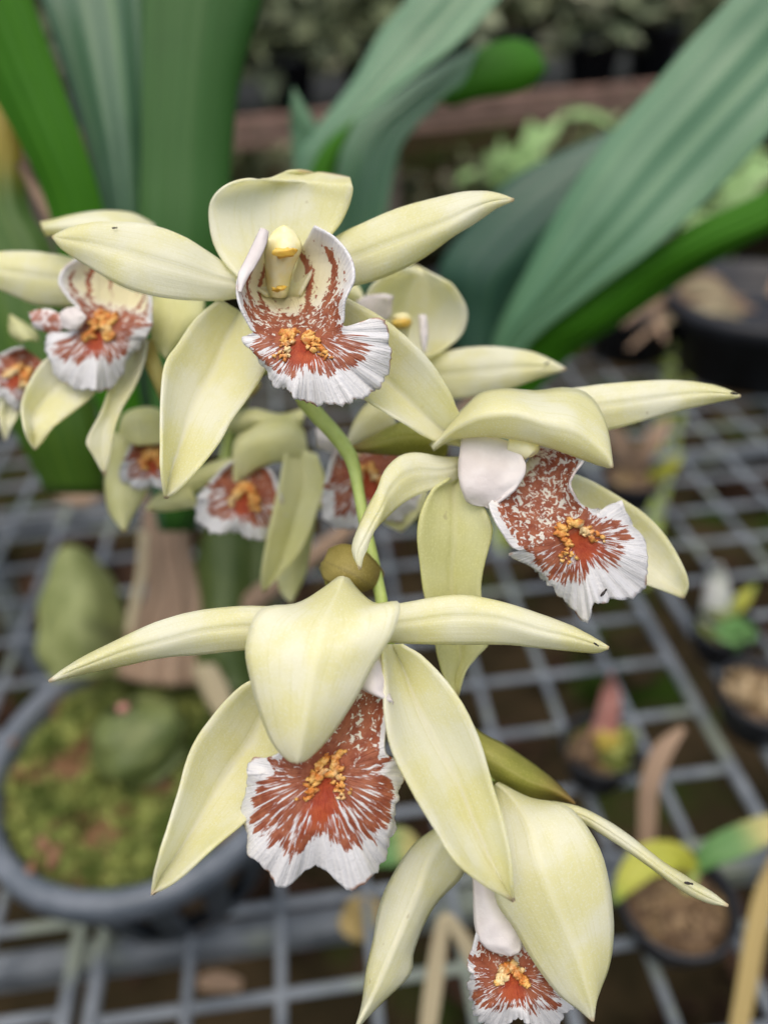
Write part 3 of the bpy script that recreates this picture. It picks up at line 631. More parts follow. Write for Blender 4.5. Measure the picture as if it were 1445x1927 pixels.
petal(f2, 'lower_sepal', 'C', [(400, 765, 440, 755, 480, 790), (350, 800, 420, 800, 520, 850), (310, 880, 425, 880, 545, 905), (300, 960, 425, 970, 550, 955), (310, 1060, 415, 1060, 522, 1060), (322, 1150, 415, 1150, 512, 1150), (345, 1230, 425, 1230, 525, 1240), (362, 1320, 440, 1320, 540, 1318), (370, 1370, 445, 1375, 500, 1362), (395, 1445, 425, 1440, 460, 1415)], (435, 1500), D, (4, 3, 2, 2, 3, 4, 5, 5, 5, 5, 5), (-3, -3), mat=M_PETALG, vee=1.35, groove=.6)
petal(f2, 'lateral_petal', 'C', [(440, 690, 440, 720, 440, 760), (380, 688, 375, 735, 385, 785), (300, 675, 300, 735, 310, 812), (240, 685, 245, 755, 250, 842), (188, 735, 200, 805, 195, 888), (163, 800, 175, 860, 158, 925), (128, 865, 140, 925, 137, 962), (95, 940, 112, 980, 122, 1010), (80, 1000, 95, 1020, 110, 1040)], (103, 1068), D, (3, 1, -1, -3, -5, -7, -8, -9, -9, -9), (2.4, 0.6), groove=.35)
lip(f2, 'C', [[(540, 845), (585, 800), (630, 755), (660, 720), (680, 690), (690, 665), (705, 640)],
              [(548, 872), (605, 830), (655, 790), (695, 755), (735, 710), (770, 680), (800, 655)],
              [(566, 912), (625, 875), (680, 840), (725, 805), (770, 760), (815, 720), (864, 688)],
              [(590, 950), (645, 915), (700, 880), (745, 850), (780, 815), (808, 780), (832, 740)],
              [(618, 992), (670, 955), (725, 920), (775, 890), (802, 860), (815, 825), (817, 780)],
              [(645, 1003), (695, 985), (755, 950), (815, 922), (845, 895), (855, 870), (850, 840)],
              [(655, 1002), (710, 1018), (785, 1000), (850, 975), (890, 935), (895, 895), (880, 862)],
              [(600, 1022), (725, 1058), (815, 1060), (880, 1032), (945, 975), (955, 910), (915, 868)],
              [(675, 1040), (760, 1110), (845, 1130), (900, 1105), (1000, 1050), (1025, 950), (950, 848)],
              [(705, 1075), (765, 1140), (868, 1245), (905, 1180), (1020, 1172), (1085, 1050), (985, 838)]],
    D, (3, 2, 1, 0, -1, -2, -2.5, -3, -2.5, -1.5), (-3, -4, -4.5, -4.5, -4, -3, -2, 0, 1, 2.5), .60, (840, 960), seed=2, spots=.60, inner=.12)
petal(f2, 'lip_side_lobe', 'C', [(450, 620, 530, 615, 620, 640), (442, 680, 540, 690, 655, 685), (438, 740, 545, 745, 667, 722), (450, 800, 545, 795, 652, 768), (475, 842, 550, 830, 612, 812)], (545, 858), D, (0, -1.5, -2.5, -2.5, -2, -1.5), (1.5, -1), M_WHITE)
column(f2, [(960, 835, D - .001), (985, 840, D - .002), (1000, 850, D - .002), (1005, 856, D - .002)], [.0015, .0018, .0018, .0008])
petal(f2, 'hood_sepal', 'C', [(342, 648, 350, 655, 352, 664), (398, 590, 395, 615, 402, 632), (450, 528, 455, 575, 465, 617), (520, 470, 535, 545, 560, 615), (600, 457, 630, 540, 660, 630), (700, 464, 730, 570, 760, 656), (800, 454, 825, 590, 850, 688), (880, 478, 890, 635, 915, 711), (935, 570, 942, 680, 945, 719)], (960, 722), D, (1, -1, -4, -7, -8, -8, -7.5, -7, -7, -7), (12, 3), groove=-.5)

# --- flower 3, bottom centre
f3 = flower('large cream flower in the lower centre, hood hanging over its striped lip', 600, 1170, .122); D = .117
petal(f3, 'lateral_petal', 'D', [(590, 193, 590, 240, 590, 297), (520, 190, 525, 240, 520, 296), (400, 200, 410, 250, 400, 308), (300, 225, 310, 275, 300, 316), (200, 270, 210, 300, 200, 337), (110, 315, 115, 335, 120, 353), (60, 345, 62, 355, 66, 365)], (18, 377), D, (5, 4, 3, 2, 1, 0, -1, -1), (1.8, 1.8), groove=.35)
petal(f3, 'lateral_petal', 'D', [(850, 195, 850, 235, 850, 275), (920, 180, 925, 228, 930, 281), (1040, 162, 1040, 215, 1040, 283), (1150, 178, 1150, 222, 1160, 283), (1260, 213, 1255, 250, 1260, 292), (1345, 247, 1345, 270, 1350, 301), (1395, 275, 1395, 285, 1395, 303)], (1424, 293), D, (5, 4, 3, 2, 2, 2, 2, 2), (1.8, 1.8), groove=.35)
petal(f3, 'lower_sepal', 'D', [(560, 365, 600, 420, 640, 470), (500, 392, 560, 450, 620, 530), (430, 465, 520, 530, 600, 610), (375, 550, 462, 612, 555, 685), (340, 670, 408, 702, 503, 735), (310, 770, 352, 792, 428, 797), (287, 850, 300, 865, 345, 873)], (277, 915), D, (11, 11, 10, 7, 3, -1, -3, -4), (-5, -5), vee=1.35, groove=.5)
petal(f3, 'lower_sepal', 'D', [(855, 285, 880, 285, 905, 286), (860, 360, 910, 350, 962, 322), (862, 450, 945, 440, 1042, 412), (880, 550, 990, 530, 1096, 520), (935, 660, 1045, 630, 1128, 630), (988, 748, 1090, 740, 1155, 720), (1040, 830, 1125, 820, 1176, 810), (1110, 887, 1158, 885, 1181, 885)], (1186, 931), D, (4, 3, 1, 0, -1, -2, -3, -4, -4), (-6, -4), vee=1.35, groove=.6)
lip(f3, 'D', [[(640, 470), (675, 445), (715, 420), (765, 395), (800, 395), (840, 412), (883, 428)],
              [(628, 505), (668, 490), (712, 475), (760, 460), (800, 455), (840, 455), (872, 460)],
              [(612, 540), (660, 540), (702, 535), (740, 525), (788, 520), (828, 515), (862, 510)],
              [(590, 562), (640, 575), (685, 580), (717, 582), (765, 572), (820, 560), (864, 558)],
              [(560, 571), (608, 620), (665, 635), (710, 640), (765, 630), (830, 600), (888, 576)],
              [(530, 571), (568, 660), (640, 700), (705, 700), (775, 690), (850, 640), (900, 598)],
              [(515, 620), (545, 705), (625, 765), (698, 755), (780, 755), (865, 690), (905, 640)],
              [(509, 690), (530, 765), (610, 828), (692, 802), (785, 825), (865, 755), (888, 690)],
              [(512, 735), (528, 815), (602, 890), (690, 842), (776, 895), (846, 845), (884, 750)]],
    D, (3, 1, -1, -3, -4, -5, -5, -4.5, -3.5), (-3, -4, -4, -4, -3, -2, -1, 0, 1), .42, (708, 610), seed=3, spots=.64, inner=-1, reach=.78, ks=(16., 4.0))
petal(f3, 'lip_side_lobe', 'D', [(790, 300, 830, 298, 862, 296), (795, 340, 835, 345, 864, 345), (790, 385, 835, 398, 870, 398)], (878, 428), D, (0, -3, -4.5, -4), (2, 2), M_WHITE, nv=16)
petal(f3, 'hood_sepal', 'D', [(744, 118, 757, 115, 772, 122), (700, 150, 745, 150, 800, 155), (640, 184, 725, 190, 840, 184), (548, 199, 705, 240, 899, 182), (514, 285, 690, 300, 882, 255), (525, 370, 675, 370, 835, 330), (548, 455, 665, 440, 790, 415), (580, 530, 655, 510, 730, 505), (615, 570, 648, 560, 675, 565)], (642, 583), D, (6, 3, -2, -6, -8.5, -9.5, -10, -10, -9.5, -9), (3.2, 3.2), groove=-.5, nu=19, nv=36)

# --- flower 4, lower right
f4 = flower('cream flower at the bottom right, its broad hood hiding half the lip', 960, 1560, .128); D = .123
petal(f4, 'lateral_petal', 'E', [(310, 432, 350, 450, 425, 560), (232, 490, 285, 545, 400, 610), (150, 610, 250, 645, 320, 690), (105, 720, 210, 745, 270, 770), (85, 840, 158, 865, 228, 880), (60, 950, 112, 972, 215, 962), (48, 1050, 72, 1060, 112, 1065), (35, 1115, 42, 1115, 60, 1118)], (18, 1165), D, (5, 3, 1, 0, -2, -3, -4, -5, -5), (3, 4), groove=-.7)
petal(f4, 'lateral_petal', 'E', [(740, 330, 750, 360, 770, 395), (840, 352, 845, 378, 850, 404), (940, 402, 935, 430, 930, 450), (1040, 470, 1030, 495, 1020, 510), (1140, 550, 1132, 570, 1120, 582), (1240, 613, 1232, 638, 1220, 655), (1320, 662, 1312, 680, 1305, 695)], (1383, 711), D, (4, 3, 2, 1, 0, 0, 0, 0), (1.2, 1.2), groove=.35)
lip(f4, 'E', [[(462, 812), (490, 845), (530, 865), (570, 878), (610, 870), (640, 850), (670, 850)],
              [(448, 862), (480, 892), (530, 920), (580, 930), (625, 920), (665, 900), (710, 890)],
              [(430, 905), (475, 950), (530, 978), (590, 990), (645, 985), (695, 970), (750, 955)],
              [(437, 950), (472, 1010), (530, 1038), (597, 1048), (665, 1045), (725, 1035), (785, 1015)],
              [(435, 1010), (466, 1070), (532, 1092), (604, 1092), (675, 1098), (745, 1085), (805, 1055)],
              [(460, 1095), (492, 1145), (556, 1172), (612, 1125), (685, 1160), (755, 1145), (815, 1085)]],
    D, (2, 0, -2, -3, -3, -2), (-2, -2, -1, 0, 1, 2), .30, (610, 970), seed=4, spots=.6, inner=-1, reach=.80, calli=70)
petal(f4, 'lip_side_lobe', 'E', [(450, 590, 490, 600, 540, 640), (452, 680, 520, 690, 590, 720), (455, 770, 545, 770, 622, 800), (470, 830, 550, 840, 627, 850), (510, 872, 570, 872, 618, 878)], (585, 892), D, (1, -.5, -2, -2.5, -2.5, -2), (1.5, 1), M_WHITE)
petal(f4, 'hood_sepal', 'E', [(526, 272, 535, 264, 546, 262), (522, 330, 590, 315, 655, 318), (520, 430, 655, 420, 800, 352), (525, 560, 690, 540, 905, 490), (535, 690, 735, 660, 948, 640), (600, 790, 785, 790, 962, 790), (670, 912, 835, 910, 948, 920), (760, 1030, 868, 1020, 912, 1020), (840, 1092, 884, 1085, 893, 1075)], (888, 1133), D, (5, 2, -3, -6, -7, -7, -7, -7, -7, -7), (2.6, 2.8), groove=-.5, nu=19, nv=36)

# --- flower 5, behind flower 1 on its right
f5 = flower('slightly blurred cream flower half hidden behind the topmost one, its right petal showing', 770, 620, .162); D = .158
petal(f5, 'hood_sepal', 'C', [(200, 380, 260, 390, 330, 350), (140, 300, 260, 330, 400, 312), (120, 200, 260, 230, 452, 262), (135, 120, 270, 150, 466, 190), (190, 68, 290, 85, 425, 112), (240, 46, 310, 60, 375, 78)], (292, 36), D, (5, 7, 7, 5, 3, 2, 4), (-5, -5))
petal(f5, 'lateral_petal', 'C', [(330, 350, 345, 410, 380, 480), (400, 328, 410, 405, 430, 488), (500, 312, 510, 395, 520, 476), (600, 316, 605, 385, 610, 455), (690, 332, 690, 380, 690, 425), (755, 360, 755, 382, 757, 402)], (802, 388), D, (3, 2, 1, 0, 0, 0, 0), (1.2, 1.2), groove=.35)
petal(f5, 'lower_sepal', 'A', [(1000, 860, 950, 920, 900, 960), (930, 880, 905, 940, 930, 1000), (850, 905, 850, 960, 880, 1025), (785, 975, 790, 1020, 815, 1058)], (742, 1090), .15, (2, 1, 0, -1, -2), (3, 2))
petal(f5, 'lateral_petal', 'A', [(720, 560, 650, 470, 760, 580), (780, 470, 790, 510, 800, 560)], (840, 600), D, (2, 1, 0), 2)
column(f5, [(748, 640, D), (752, 615, D - .001), (755, 600, D - .002), (755, 592, D - .002)], [.002, .0022, .0024, .001], (757, 608, D - .0045), .0014)
petal(f5, 'lip_side_lobe', 'C', [(90, 160, 120, 200, 150, 240), (130, 140, 165, 170, 200, 215), (175, 135, 195, 150, 212, 180)], (215, 140), D, (-3, -4, -5, -5), 1, M_WHITE, nv=14)
petal(f5, 'lip_side_lobe', 'C', [(304, 205, 315, 203, 328, 208), (308, 250, 320, 250, 332, 250), (312, 290, 320, 290, 330, 290)], (322, 330), D, (-4, -4.5, -5, -5), .5, M_WHITE, nv=14)

# --- flower 6, left, out of focus
f6 = flower('blurred cream flower at the left with its brown patterned lip turned to the right', 290, 590, .158); D = .153
petal(f6, 'hood_sepal', 'B', [(880, 190, 880, 260, 880, 330), (760, 130, 765, 230, 770, 330), (640, 114, 640, 210, 640, 330), (520, 119, 520, 210, 520, 320), (400, 140, 400, 200, 400, 270), (300, 166, 300, 205, 310, 245), (228, 180, 245, 210, 262, 246)], None, D, (2, 0, -2, -3, -3, -2, 0), (5, 3))
petal(f6, 'lateral_petal', 'B', [(480, 400, 480, 520, 480, 640), (350, 365, 350, 500, 350, 650), (200, 345, 200, 480, 200, 640), (80, 342, 80, 460, 80, 590), (-60, 352, -60, 440, -60, 530), (-200, 390, -200, 430, -200, 470)], (-300, 430), D, (6, 5, 3, 2, 1, 0, 0), (1.8, 1.8), groove=.35)
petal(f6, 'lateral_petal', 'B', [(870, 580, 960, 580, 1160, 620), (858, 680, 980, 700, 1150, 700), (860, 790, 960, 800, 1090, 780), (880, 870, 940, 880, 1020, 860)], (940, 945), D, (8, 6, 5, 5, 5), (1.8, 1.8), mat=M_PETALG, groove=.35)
petal(f6, 'lower_sepal', 'B', [(310, 920, 420, 980, 560, 1080), (240, 970, 370, 1060, 530, 1150), (170, 1080, 275, 1160, 430, 1235), (128, 1200, 200, 1255, 340, 1302), (135, 1310, 190, 1335, 290, 1345), (160, 1400, 190, 1405, 245, 1412)], (202, 1464), D, (4, 3, 1, 0, -2, -2, -2), (-3, -3), vee=1.35, groove=.4)
petal(f6, 'lower_sepal', 'B', [(700, 900, 770, 880, 835, 850), (690, 1000, 760, 980, 815, 970), (620, 1130, 690, 1110, 760, 1110), (575, 1260, 630, 1230, 690, 1230), (495, 1410, 590, 1370, 645, 1350), (530, 1490, 580, 1480, 628, 1470)], (595, 1608), D, (3, 3, 2, 1, 0, 0, 0), (-2, -2))
lip(f6, 'B', [[(440, 380), (520, 420), (620, 500), (740, 560), (790, 575), (830, 582), (855, 590)],
              [(362, 438), (450, 490), (580, 560), (720, 605), (780, 615), (830, 630), (860, 640)],
              [(336, 520), (430, 560), (550, 620), (680, 648), (760, 660), (820, 680), (860, 690)],
              [(395, 612), (460, 640), (530, 680), (620, 700), (700, 710), (790, 725), (862, 735)],
              [(470, 690), (480, 730), (515, 758), (575, 775), (645, 778), (745, 770), (864, 760)],
              [(420, 790), (425, 825), (475, 850), (548, 860), (622, 850), (715, 840), (830, 830)],
              [(300, 800), (340, 880), (430, 930), (540, 930), (622, 920), (705, 905), (790, 885)],
              [(268, 850), (300, 965), (390, 1025), (532, 1020), (625, 1000), (690, 960), (750, 930)],
              [(262, 890), (310, 1030), (400, 1108), (520, 1122), (600, 1135), (692, 1050), (690, 965)]],
    D, (5, 4, 2, 0, -2, -3, -4, -4, -3), (-2, -3, -4, -4, -4, -3, -2, -1, 0), .46, (560, 780), seed=6, nv=56, nu=56, inner=.34, lines=.7, frill=7, csize=.0006)
petal(f6, 'lip_side_lobe', 'B', [(345, 690, 350, 720, 360, 770), (385, 665, 400, 725, 410, 790), (440, 662, 450, 720, 450, 775)], (488, 715), D, (-5, -5.5, -5.5, -5), .7, M_WHITE, nv=14)
petal(f6, 'lip_side_lobe', 'B', [(170, 690, 180, 730, 200, 770), (240, 670, 260, 740, 280, 800), (310, 680, 330, 740, 340, 800)], (390, 740), D, (2, 1, 0, -1), .8, M_SPECK, nv=14)
mb = MB(); mb.tube([P(275, 640, .156), P(290, 690, .158), P(320, 760, .162), P(400, 800, .17), P(480, 720, .18)], [.0016, .0017, .0017, .0016, .0016], 10); mb.build('pedicel', M_PEDICEL, f6)

# --- flower 7, far left edge
f7 = flower('blurred flower cut off by the left edge, white lip with orange centre', 20, 700, .172); D = .168
def lip_fan(fl, tag, cx_, cy_, d0, R_, rot, seed, spread=1.25, asp=1.0, depth=3, **kw):
    """front lobe seen from further away: throat plus fan about (cx_, cy_)"""
    rows = []; cr_, sr_ = math.cos(rot), math.sin(rot)
    for t, w, y in ((0, .42, -.50), (.2, .60, -.36), (.35, .74, -.18), (.5, .87, .0), (.65, 1.0, .25), (.82, 1.05, .48), (1, .92, .70)):
        r = []
        for c in range(7):
            s = (c - 3) / 3; yy = y + (.30 * (1 - s * s) if t > .6 else 0) * (t - .4) - (.12 * math.exp(-(s / .2) ** 2) if t == 1 else 0)
            x0, y0 = s * w * asp * R_, yy * R_ * spread; r.append((cx_ + x0 * cr_ - y0 * sr_, cy_ + x0 * sr_ + y0 * cr_))
        rows.append(r)
    return lip(fl, tag, rows, d0, (depth, depth * .6, 0, -2, -3, -3, -2), (-2, -3, -3, -3, -1, 1, 2), .5, (cx_, cy_), seed=seed, nv=44, nu=44, frill=7, inner=-1, calli=50, csize=.0006, spots=.72, **kw)
lip_fan(f7, 'S', 42, 700, D, 62, .65, 7)
petal(f7, 'lower_sepal', 'B', [(60, 1130, 110, 1140, 150, 1150), (20, 1190, 70, 1200, 125, 1210), (0, 1260, 45, 1270, 95, 1280), (10, 1330, 35, 1335, 65, 1330)], (32, 1410), D, (3, 2, 1, 0, 0), (-2, -2))
petal(f7, 'lower_sepal', 'B', [(-60, 1130, 0, 1140, 40, 1150), (-100, 1230, -40, 1240, 10, 1230)], (-90, 1400), D, (3, 2, 1), (-2, -2))
petal(f7, 'hood_sepal', 'B', [(130, 860, 160, 840, 220, 850), (60, 800, 120, 780, 200, 790)], (60, 700), D, (4, 5, 6), 3, mat=M_PETALG)

# --- flower 8, below flower 6
f8 = flower('blurred flower below the left one, its brown lip partly behind a long cream sepal', 260, 830, .178); D = .174
petal(f8, 'hood_sepal', 'B', [(950, 1300, 960, 1360, 970, 1430), (900, 1238, 900, 1320, 915, 1430), (830, 1225, 830, 1310, 850, 1435), (760, 1236, 760, 1310, 780, 1440), (700, 1275, 715, 1330, 735, 1420)], (672, 1370), D, (0, -2, -3, -3, -2, 0), (5, -1), mat=M_PETALG)
lip_fan(f8, 'S', 285, 858, D, 58, -.05, 8)
petal(f8, 'lower_sepal', 'B', [(640, 1360, 680, 1380, 760, 1420), (615, 1480, 690, 1490, 790, 1530), (598, 1620, 700, 1640, 835, 1680), (605, 1740, 690, 1750, 780, 1790), (630, 1830, 690, 1840, 745, 1850)], (705, 1925), D, (4, 3, 3, 2, 2, 2), (3, 2), mat=M_PETALG)
petal(f8, 'lateral_petal', 'F', [(400, 420, 420, 470, 450, 520), (330, 450, 350, 490, 390, 530), (270, 490, 290, 515, 320, 540)], (238, 535), D, (2, 3, 4, 5), 2, mat=M_PETALG)

# --- flower 9, lower middle, behind
f9 = flower('blurred flower in the middle behind the stem, two long sepals hanging beside its dark lip', 540, 830, .178); D = .172
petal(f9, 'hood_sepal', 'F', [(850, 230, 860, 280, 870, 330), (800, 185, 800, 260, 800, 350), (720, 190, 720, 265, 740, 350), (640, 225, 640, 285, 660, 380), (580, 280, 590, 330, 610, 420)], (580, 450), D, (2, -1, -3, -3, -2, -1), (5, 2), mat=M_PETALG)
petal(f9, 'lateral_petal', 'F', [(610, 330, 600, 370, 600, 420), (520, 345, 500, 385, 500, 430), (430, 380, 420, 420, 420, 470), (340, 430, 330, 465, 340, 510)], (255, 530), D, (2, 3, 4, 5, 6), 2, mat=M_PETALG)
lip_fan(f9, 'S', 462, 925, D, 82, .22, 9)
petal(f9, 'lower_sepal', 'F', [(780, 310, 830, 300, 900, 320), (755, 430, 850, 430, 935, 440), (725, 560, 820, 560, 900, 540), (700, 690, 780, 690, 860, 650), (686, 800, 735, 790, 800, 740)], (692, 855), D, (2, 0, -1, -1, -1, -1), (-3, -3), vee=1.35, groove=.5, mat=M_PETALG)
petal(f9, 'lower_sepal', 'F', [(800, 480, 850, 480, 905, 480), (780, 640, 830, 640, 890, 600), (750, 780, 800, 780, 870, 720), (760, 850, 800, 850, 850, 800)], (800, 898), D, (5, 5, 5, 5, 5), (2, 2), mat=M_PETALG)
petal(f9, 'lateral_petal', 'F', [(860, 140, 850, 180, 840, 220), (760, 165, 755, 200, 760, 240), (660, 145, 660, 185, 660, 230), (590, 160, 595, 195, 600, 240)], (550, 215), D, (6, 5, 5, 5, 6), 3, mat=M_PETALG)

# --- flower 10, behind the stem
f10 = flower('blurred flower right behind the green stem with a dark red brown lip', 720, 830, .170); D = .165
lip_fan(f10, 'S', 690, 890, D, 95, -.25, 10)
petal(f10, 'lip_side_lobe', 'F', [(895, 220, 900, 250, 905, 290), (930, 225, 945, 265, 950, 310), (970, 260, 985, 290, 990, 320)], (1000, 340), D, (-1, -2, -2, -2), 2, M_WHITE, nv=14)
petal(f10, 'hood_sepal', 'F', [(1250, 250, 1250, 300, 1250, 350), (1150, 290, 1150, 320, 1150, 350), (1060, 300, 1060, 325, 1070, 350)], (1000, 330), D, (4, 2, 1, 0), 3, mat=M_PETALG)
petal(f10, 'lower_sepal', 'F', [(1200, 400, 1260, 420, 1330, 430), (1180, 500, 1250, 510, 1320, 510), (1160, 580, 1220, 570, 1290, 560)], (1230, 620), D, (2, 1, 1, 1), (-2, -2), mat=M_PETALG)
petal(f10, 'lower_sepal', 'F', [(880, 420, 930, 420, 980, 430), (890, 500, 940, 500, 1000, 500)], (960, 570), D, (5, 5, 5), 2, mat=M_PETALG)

# ------------------------------------------------------------------ tiny insects on the petals
def bug(label, x, y, d, ang, L=.0009):
    mb = MB(); c = P(x, y, d); a = RW @ Vector((math.cos(ang), math.sin(ang), 0)); b = RW @ Vector((-math.sin(ang), math.cos(ang), 0)); w = RW @ Vector((0, 0, 1))
    R3 = Matrix((a, b, w)).transposed()
    mb.blob(c, L * .55, L * .2, L * .18, R3, .15, 8, 6, 1); mb.blob(c + a * L * .6, L * .2, L * .16, L * .15, R3, .1, 8, 6, 2)
    o = mb.build('tiny_insect', M_BUG, origin=c); tagit(o, label, 'insect', 'tiny dark insects on the petals')
bug('tiny dark insect on the left petal of the topmost flower', 215, 429, .1262, .1, .0008)
bug('tiny dark insect near the tip of the right flower\'s long petal', 1379, 740, .1322, -.2, .0011)
bug('tiny dark insect near the tip of the lower centre flower\'s right petal', 1120, 1212, .1180, -.6, .0008)
bug('tiny dark insect on the white lip margin of the right flower', 1134, 1117, .1232, .9, .0013)
bug('tiny dark insect on the narrow petal at the bottom right', 1293, 1662, .1220, -.15, .0012)
bug('tiny dark insect on the petal tip of the half hidden flower', 1028, 684, .1572, .5, .0009)

# ------------------------------------------------------------------ little pots and dead leaves on the bench
def small_pot(name, label, px, py, r, h, soil, zrim=None):
    c = G(px, py, .801 + h); c = Vector((c.x, c.y, .8015)); t = empty(name, c, label, 'pot', 'small pots on the bench')
    mb = MB(); mb.lathe(c, [(.001, 0), (r * .72, 0), (r * .95, h - .006), (r * 1.04, h - .006), (r * 1.04, h), (r * .96, h), (r * .9, h - .006), (r * .86, h - .02)], 36); mb.build('pot', M_BLACKPOT, t)
    nn = 16; vv = []
    for j in range(nn):
        for i in range(nn):
            q = r * .88 * j / (nn - 1); a = 2 * math.pi * i / (nn - 1); x, y = q * math.cos(a), q * math.sin(a)
            vv.append(c + Vector((x, y, h - .008 + .006 * (1 - (q / r) ** 2) + .004 * noise.noise(Vector((x * 150, y * 150, px))))))
    link('soil', vv, grid_faces(nn, nn), soil, t)
    return t, c + Vector((0, 0, h))
def strip(name, parent, pts, w, mat, up=None, origin=None):
    K = 22; vs, uv = [], []
    for k in range(K + 1):
        t = k / K; p = Vector(crs([tuple(q) for q in pts], t)); d = (Vector(crs([tuple(q) for q in pts], min(1, t + .04))) - Vector(crs([tuple(q) for q in pts], max(0, t - .04)))).normalized()
        s = d.cross((EYE - p).normalized()).normalized(); nrm = s.cross(d); ww = crs([(q,) for q in w], t)[0]
        for i in range(5):
            f = i / 2 - 1; vs.append(p + s * ww * f * .5 + nrm * ww * .18 * f * f); uv.append((i / 4, t))
    return link(name, vs, grid_faces(K + 1, 5), mat, parent, True, origin, uvs=uv, solid=.0006)
t, c = small_pot('seedling_pot', 'small pot of moss with a pink shoot tip on the mesh', 1130, 1400, .021, .03, M_MOSSBED)
bb = MB(); bb.tube([c + Vector((.002, .004, -.004)), c + Vector((.004, .006, .014)), c + Vector((.005, .01, .032)), c + Vector((.004, .012, .046))], [.0075, .007, .0055, .001], 10); bb.build('pink_shoot', M_PINK, t)
bb = MB(); bb.blob(c + Vector((.002, -.002, .004)), .008, .006, .009, None, .4, 10, 8, 3); bb.build('bulb', simple('bulb_yellow', (.35, .26, .03), (.42, .34, .08), 120, .5), t)
bb = MB(); bb.blob(c + Vector((-.012, -.004, .0)), .010, .008, .010, None, .7, 10, 8, 5); bb.build('moss_tuft', M_STRAWY if False else M_SOIL, t)
bb = MB(); leaf_quads(bb, c + Vector((.008, -.002, .002)), (.012, .010, .006), 160, .006); bb.build('moss', M_MOSS, t, False)
t, c = small_pot('seedling_pot', 'small dark pot of bark with one yellow leaf arching over its rim', 1275, 1690, .027, .03, M_SOIL)
bb = MB(); leaf_quads(bb, c + Vector((0, 0, -.004)), (.020, .020, .004), 150, .006, 1.6); bb.build('bark_litter', simple('bark_grit', (.16, .10, .05), (.34, .24, .13), 170, .9), t, False)
strip('yellow_leaf', t, [P(1310, 1640, .355), P(1275, 1612, .350), P(1220, 1618, .346), P(1180, 1655, .343), P(1155, 1700, .342)], [.004, .011, .014, .010, .001], M_YELLEAF)
strip('green_leaf', t, [P(1305, 1640, .355), P(1340, 1605, .352), P(1395, 1580, .350), P(1450, 1555, .350), P(1500, 1540, .35)], [.003, .011, .013, .010, .002], M_GRNLEAF)
bb = MB(); bb.tube([c + Vector((.004, .003, -.004)), P(1308, 1645, .355), P(1306, 1630, .355)], [.0022, .002, .001], 8); bb.build('seedling_stem', M_STEM, t)
t, c = small_pot('seedling_pot', 'tiny pot with a white topped bulb and green tuft near the right edge', 1365, 1175, .021, .028, M_MOSSBED)
bb = MB(); bb.tube([c + Vector((-.004, .008, -.004)), c + Vector((-.005, .01, .012)), c + Vector((-.006, .014, .03)), c + Vector((-.006, .016, .04))], [.008, .0085, .0065, .002], 12); bb.build('white_shoot', simple('white_shoot', (.5, .52, .44), (.66, .66, .6), 60, .6), t)
bb = MB(); bb.blob(c + Vector((-.004, .006, .006)), .011, .009, .008, None, .3, 10, 8, 9); bb.build('bulb', M_LEAF_DARK if False else M_BULB, t)
bb = MB(); leaf_quads(bb, c + Vector((.0, -.010, .002)), (.012, .008, .006), 120, .008, 1.6); bb.build('green_tuft', M_LEAF_LIME if False else simple('tuft_green', (.13, .30, .08), (.22, .40, .15), 90, .6), t, False)
strip('yellow_leaf', t, [c + Vector((.006, .004, 0)), c + Vector((.012, .008, .012)), c + Vector((.022, .012, .022))], [.004, .009, .001], M_YELLEAF)
t, c = small_pot('seedling_pot', 'small dark pot of tan bark cut off by the right edge', 1440, 1300, .026, .032, M_SOIL)
bb = MB(); leaf_quads(bb, c + Vector((-.006, 0, .0)), (.018, .016, .006), 90, .008, 1.6); bb.build('bark_litter', simple('tan_litter', (.34, .24, .12), (.46, .36, .22), 100, .9), t, False)
t, c = small_pot('seedling_pot', 'small brown tufted seedling pot left of the mesh seam, behind the right flower', 1190, 890, .026, .03, M_SOIL)
strip('brown_leaf', t, [c, c + Vector((.012, .0, .03)), c + Vector((.03, .01, .045))], [.006, .016, .002], M_DRY)
strip('brown_leaf', t, [c, c + Vector((-.012, .0, .025)), c + Vector((-.026, .01, .05))], [.006, .018, .002], M_DRY)
strip('yellow_leaf', t, [c + Vector((.01, -.01, 0)), c + Vector((.02, -.02, .015)), c + Vector((.03, -.02, .03))], [.006, .012, .002], M_YELLEAF)
# black pots at the back and left edge
def black_pot(label, px, py, r, h, roots):
    c = G(px, py, .8015); t = empty('black_pot', c, label, 'pot', 'black pots on the bench')
    mb = MB(); mb.lathe(c, [(.001, 0), (r * .75, 0), (r * .95, h - .02), (r * 1.05, h - .02), (r * 1.05, h), (r * .96, h), (r * .9, h - .02), (r * .8, h - .03), (.001, h - .025)], 40); mb.build('pot', M_BLACKPOT, t)
    for k in range(roots):
        a = random.random() * 6.28; q = r * random.uniform(.2, .8); p0 = c + Vector((q * math.cos(a), q * math.sin(a), h - .02)); a2 = a + random.uniform(-1, 1)
        p1 = p0 + Vector((math.cos(a2) * .04, math.sin(a2) * .04, random.uniform(.0, .025))); p2 = p1 + Vector((math.cos(a2) * .05, math.sin(a2) * .05, random.uniform(-.05, .02)))
        strip('dry_leaf', t, [p0, p1, p2], [.008, random.uniform(.008, .018), .004], (M_DRY, M_DRY, M_STRAW)[k % 3])
    return t
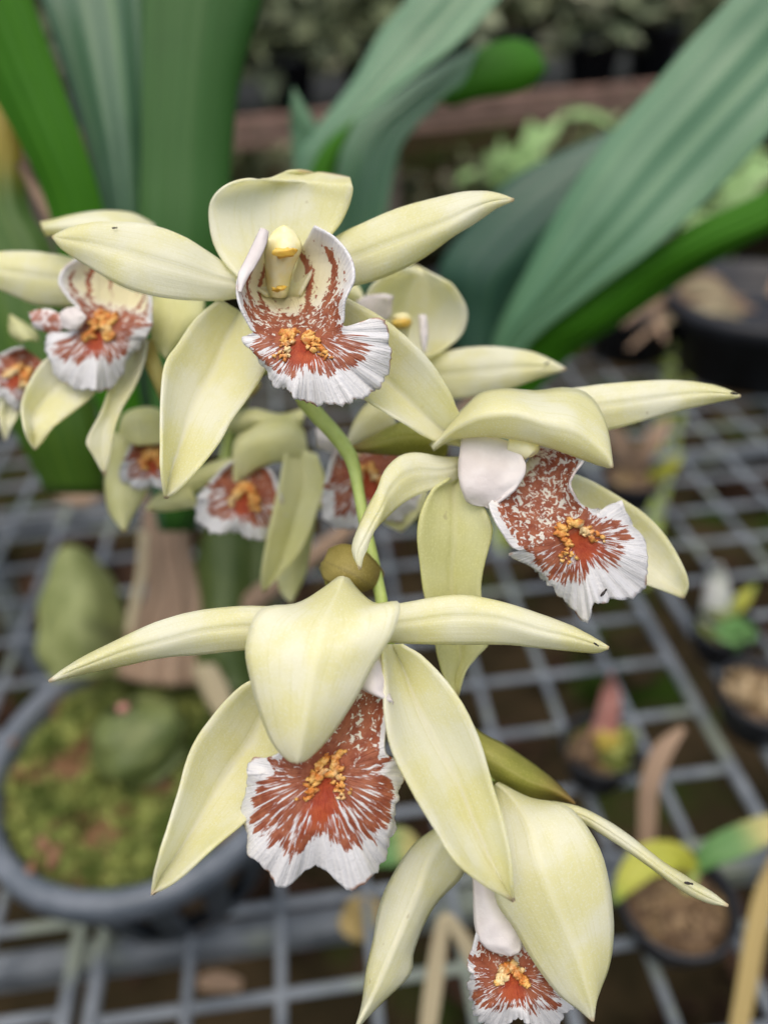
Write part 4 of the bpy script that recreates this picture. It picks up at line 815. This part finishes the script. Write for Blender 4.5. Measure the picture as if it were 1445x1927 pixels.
black_pot('large black pot topped with dry leaves at the right, behind the mesh', 1400, 690, .10, .09, 16)
black_pot('black pot with dry brown stalks behind the dark leaf edge', 1180, 660, .06, .07, 10)
black_pot('black pot behind the flowers at the back of the bench', 900, 650, .07, .08, 6)
black_pot('tall black pot cut off by the left edge', -140, 1150, .058, .15, 0)
def dead_leaf(label, name, pts, w, mat, cat='dead leaf'):
    o = strip(name, None, pts, w, mat, origin=pts[0]); tagit(o, label, cat, 'dead leaves on the mesh')
dead_leaf('brown dry leaf blade standing upright beside the yellow leafed pot', 'dry_leaf_blade', [P(1215, 1625, .372), P(1218, 1540, .372), P(1222, 1480, .37), P(1245, 1415, .37), P(1285, 1370, .372)], [.007, .0085, .009, .009, .003], M_DRY)
dead_leaf('long tan dry leaf at the bottom right corner', 'dry_leaf_blade', [P(1385, 1960, .33), P(1405, 1850, .335), P(1420, 1760, .34), P(1440, 1680, .345), P(1465, 1600, .35)], [.007, .008, .0085, .0085, .004], M_STRAWY)
dead_leaf('folded pale straw at the bottom centre left of the broad hood', 'dry_straw', [P(802, 1960, .29), P(815, 1860, .29), P(832, 1745, .29), P(850, 1738, .29), P(890, 1800, .292), P(915, 1850, .295)], [.006, .007, .0055, .005, .006, .004], M_STRAW)
dead_leaf('yellow leaf scrap on the mesh below the lower centre flower', 'leaf_scrap', [P(640, 1745, .40), P(665, 1735, .40), P(690, 1725, .395), P(715, 1735, .395)], [.006, .018, .02, .006], M_STRAWY)
dead_leaf('pale brown stick on the floor of the bench at the bottom', 'dry_stick', [P(372, 1850, .42), P(410, 1846, .42), P(455, 1855, .42)], [.006, .010, .006], M_DRY)
dead_leaf('pinkish brown leaf scrap on the mesh at the left, below the flowers', 'leaf_scrap', [P(105, 925, .55), P(135, 918, .55), P(175, 922, .55), P(195, 930, .55)], [.008, .024, .022, .006], M_DRY)
dead_leaf('green leaf lying on the mesh between the lower two flowers', 'fallen_green_leaf', [P(690, 1625, .33), P(720, 1600, .33), P(755, 1590, .33), P(790, 1600, .332)], [.004, .014, .014, .004], M_GRNLEAF)
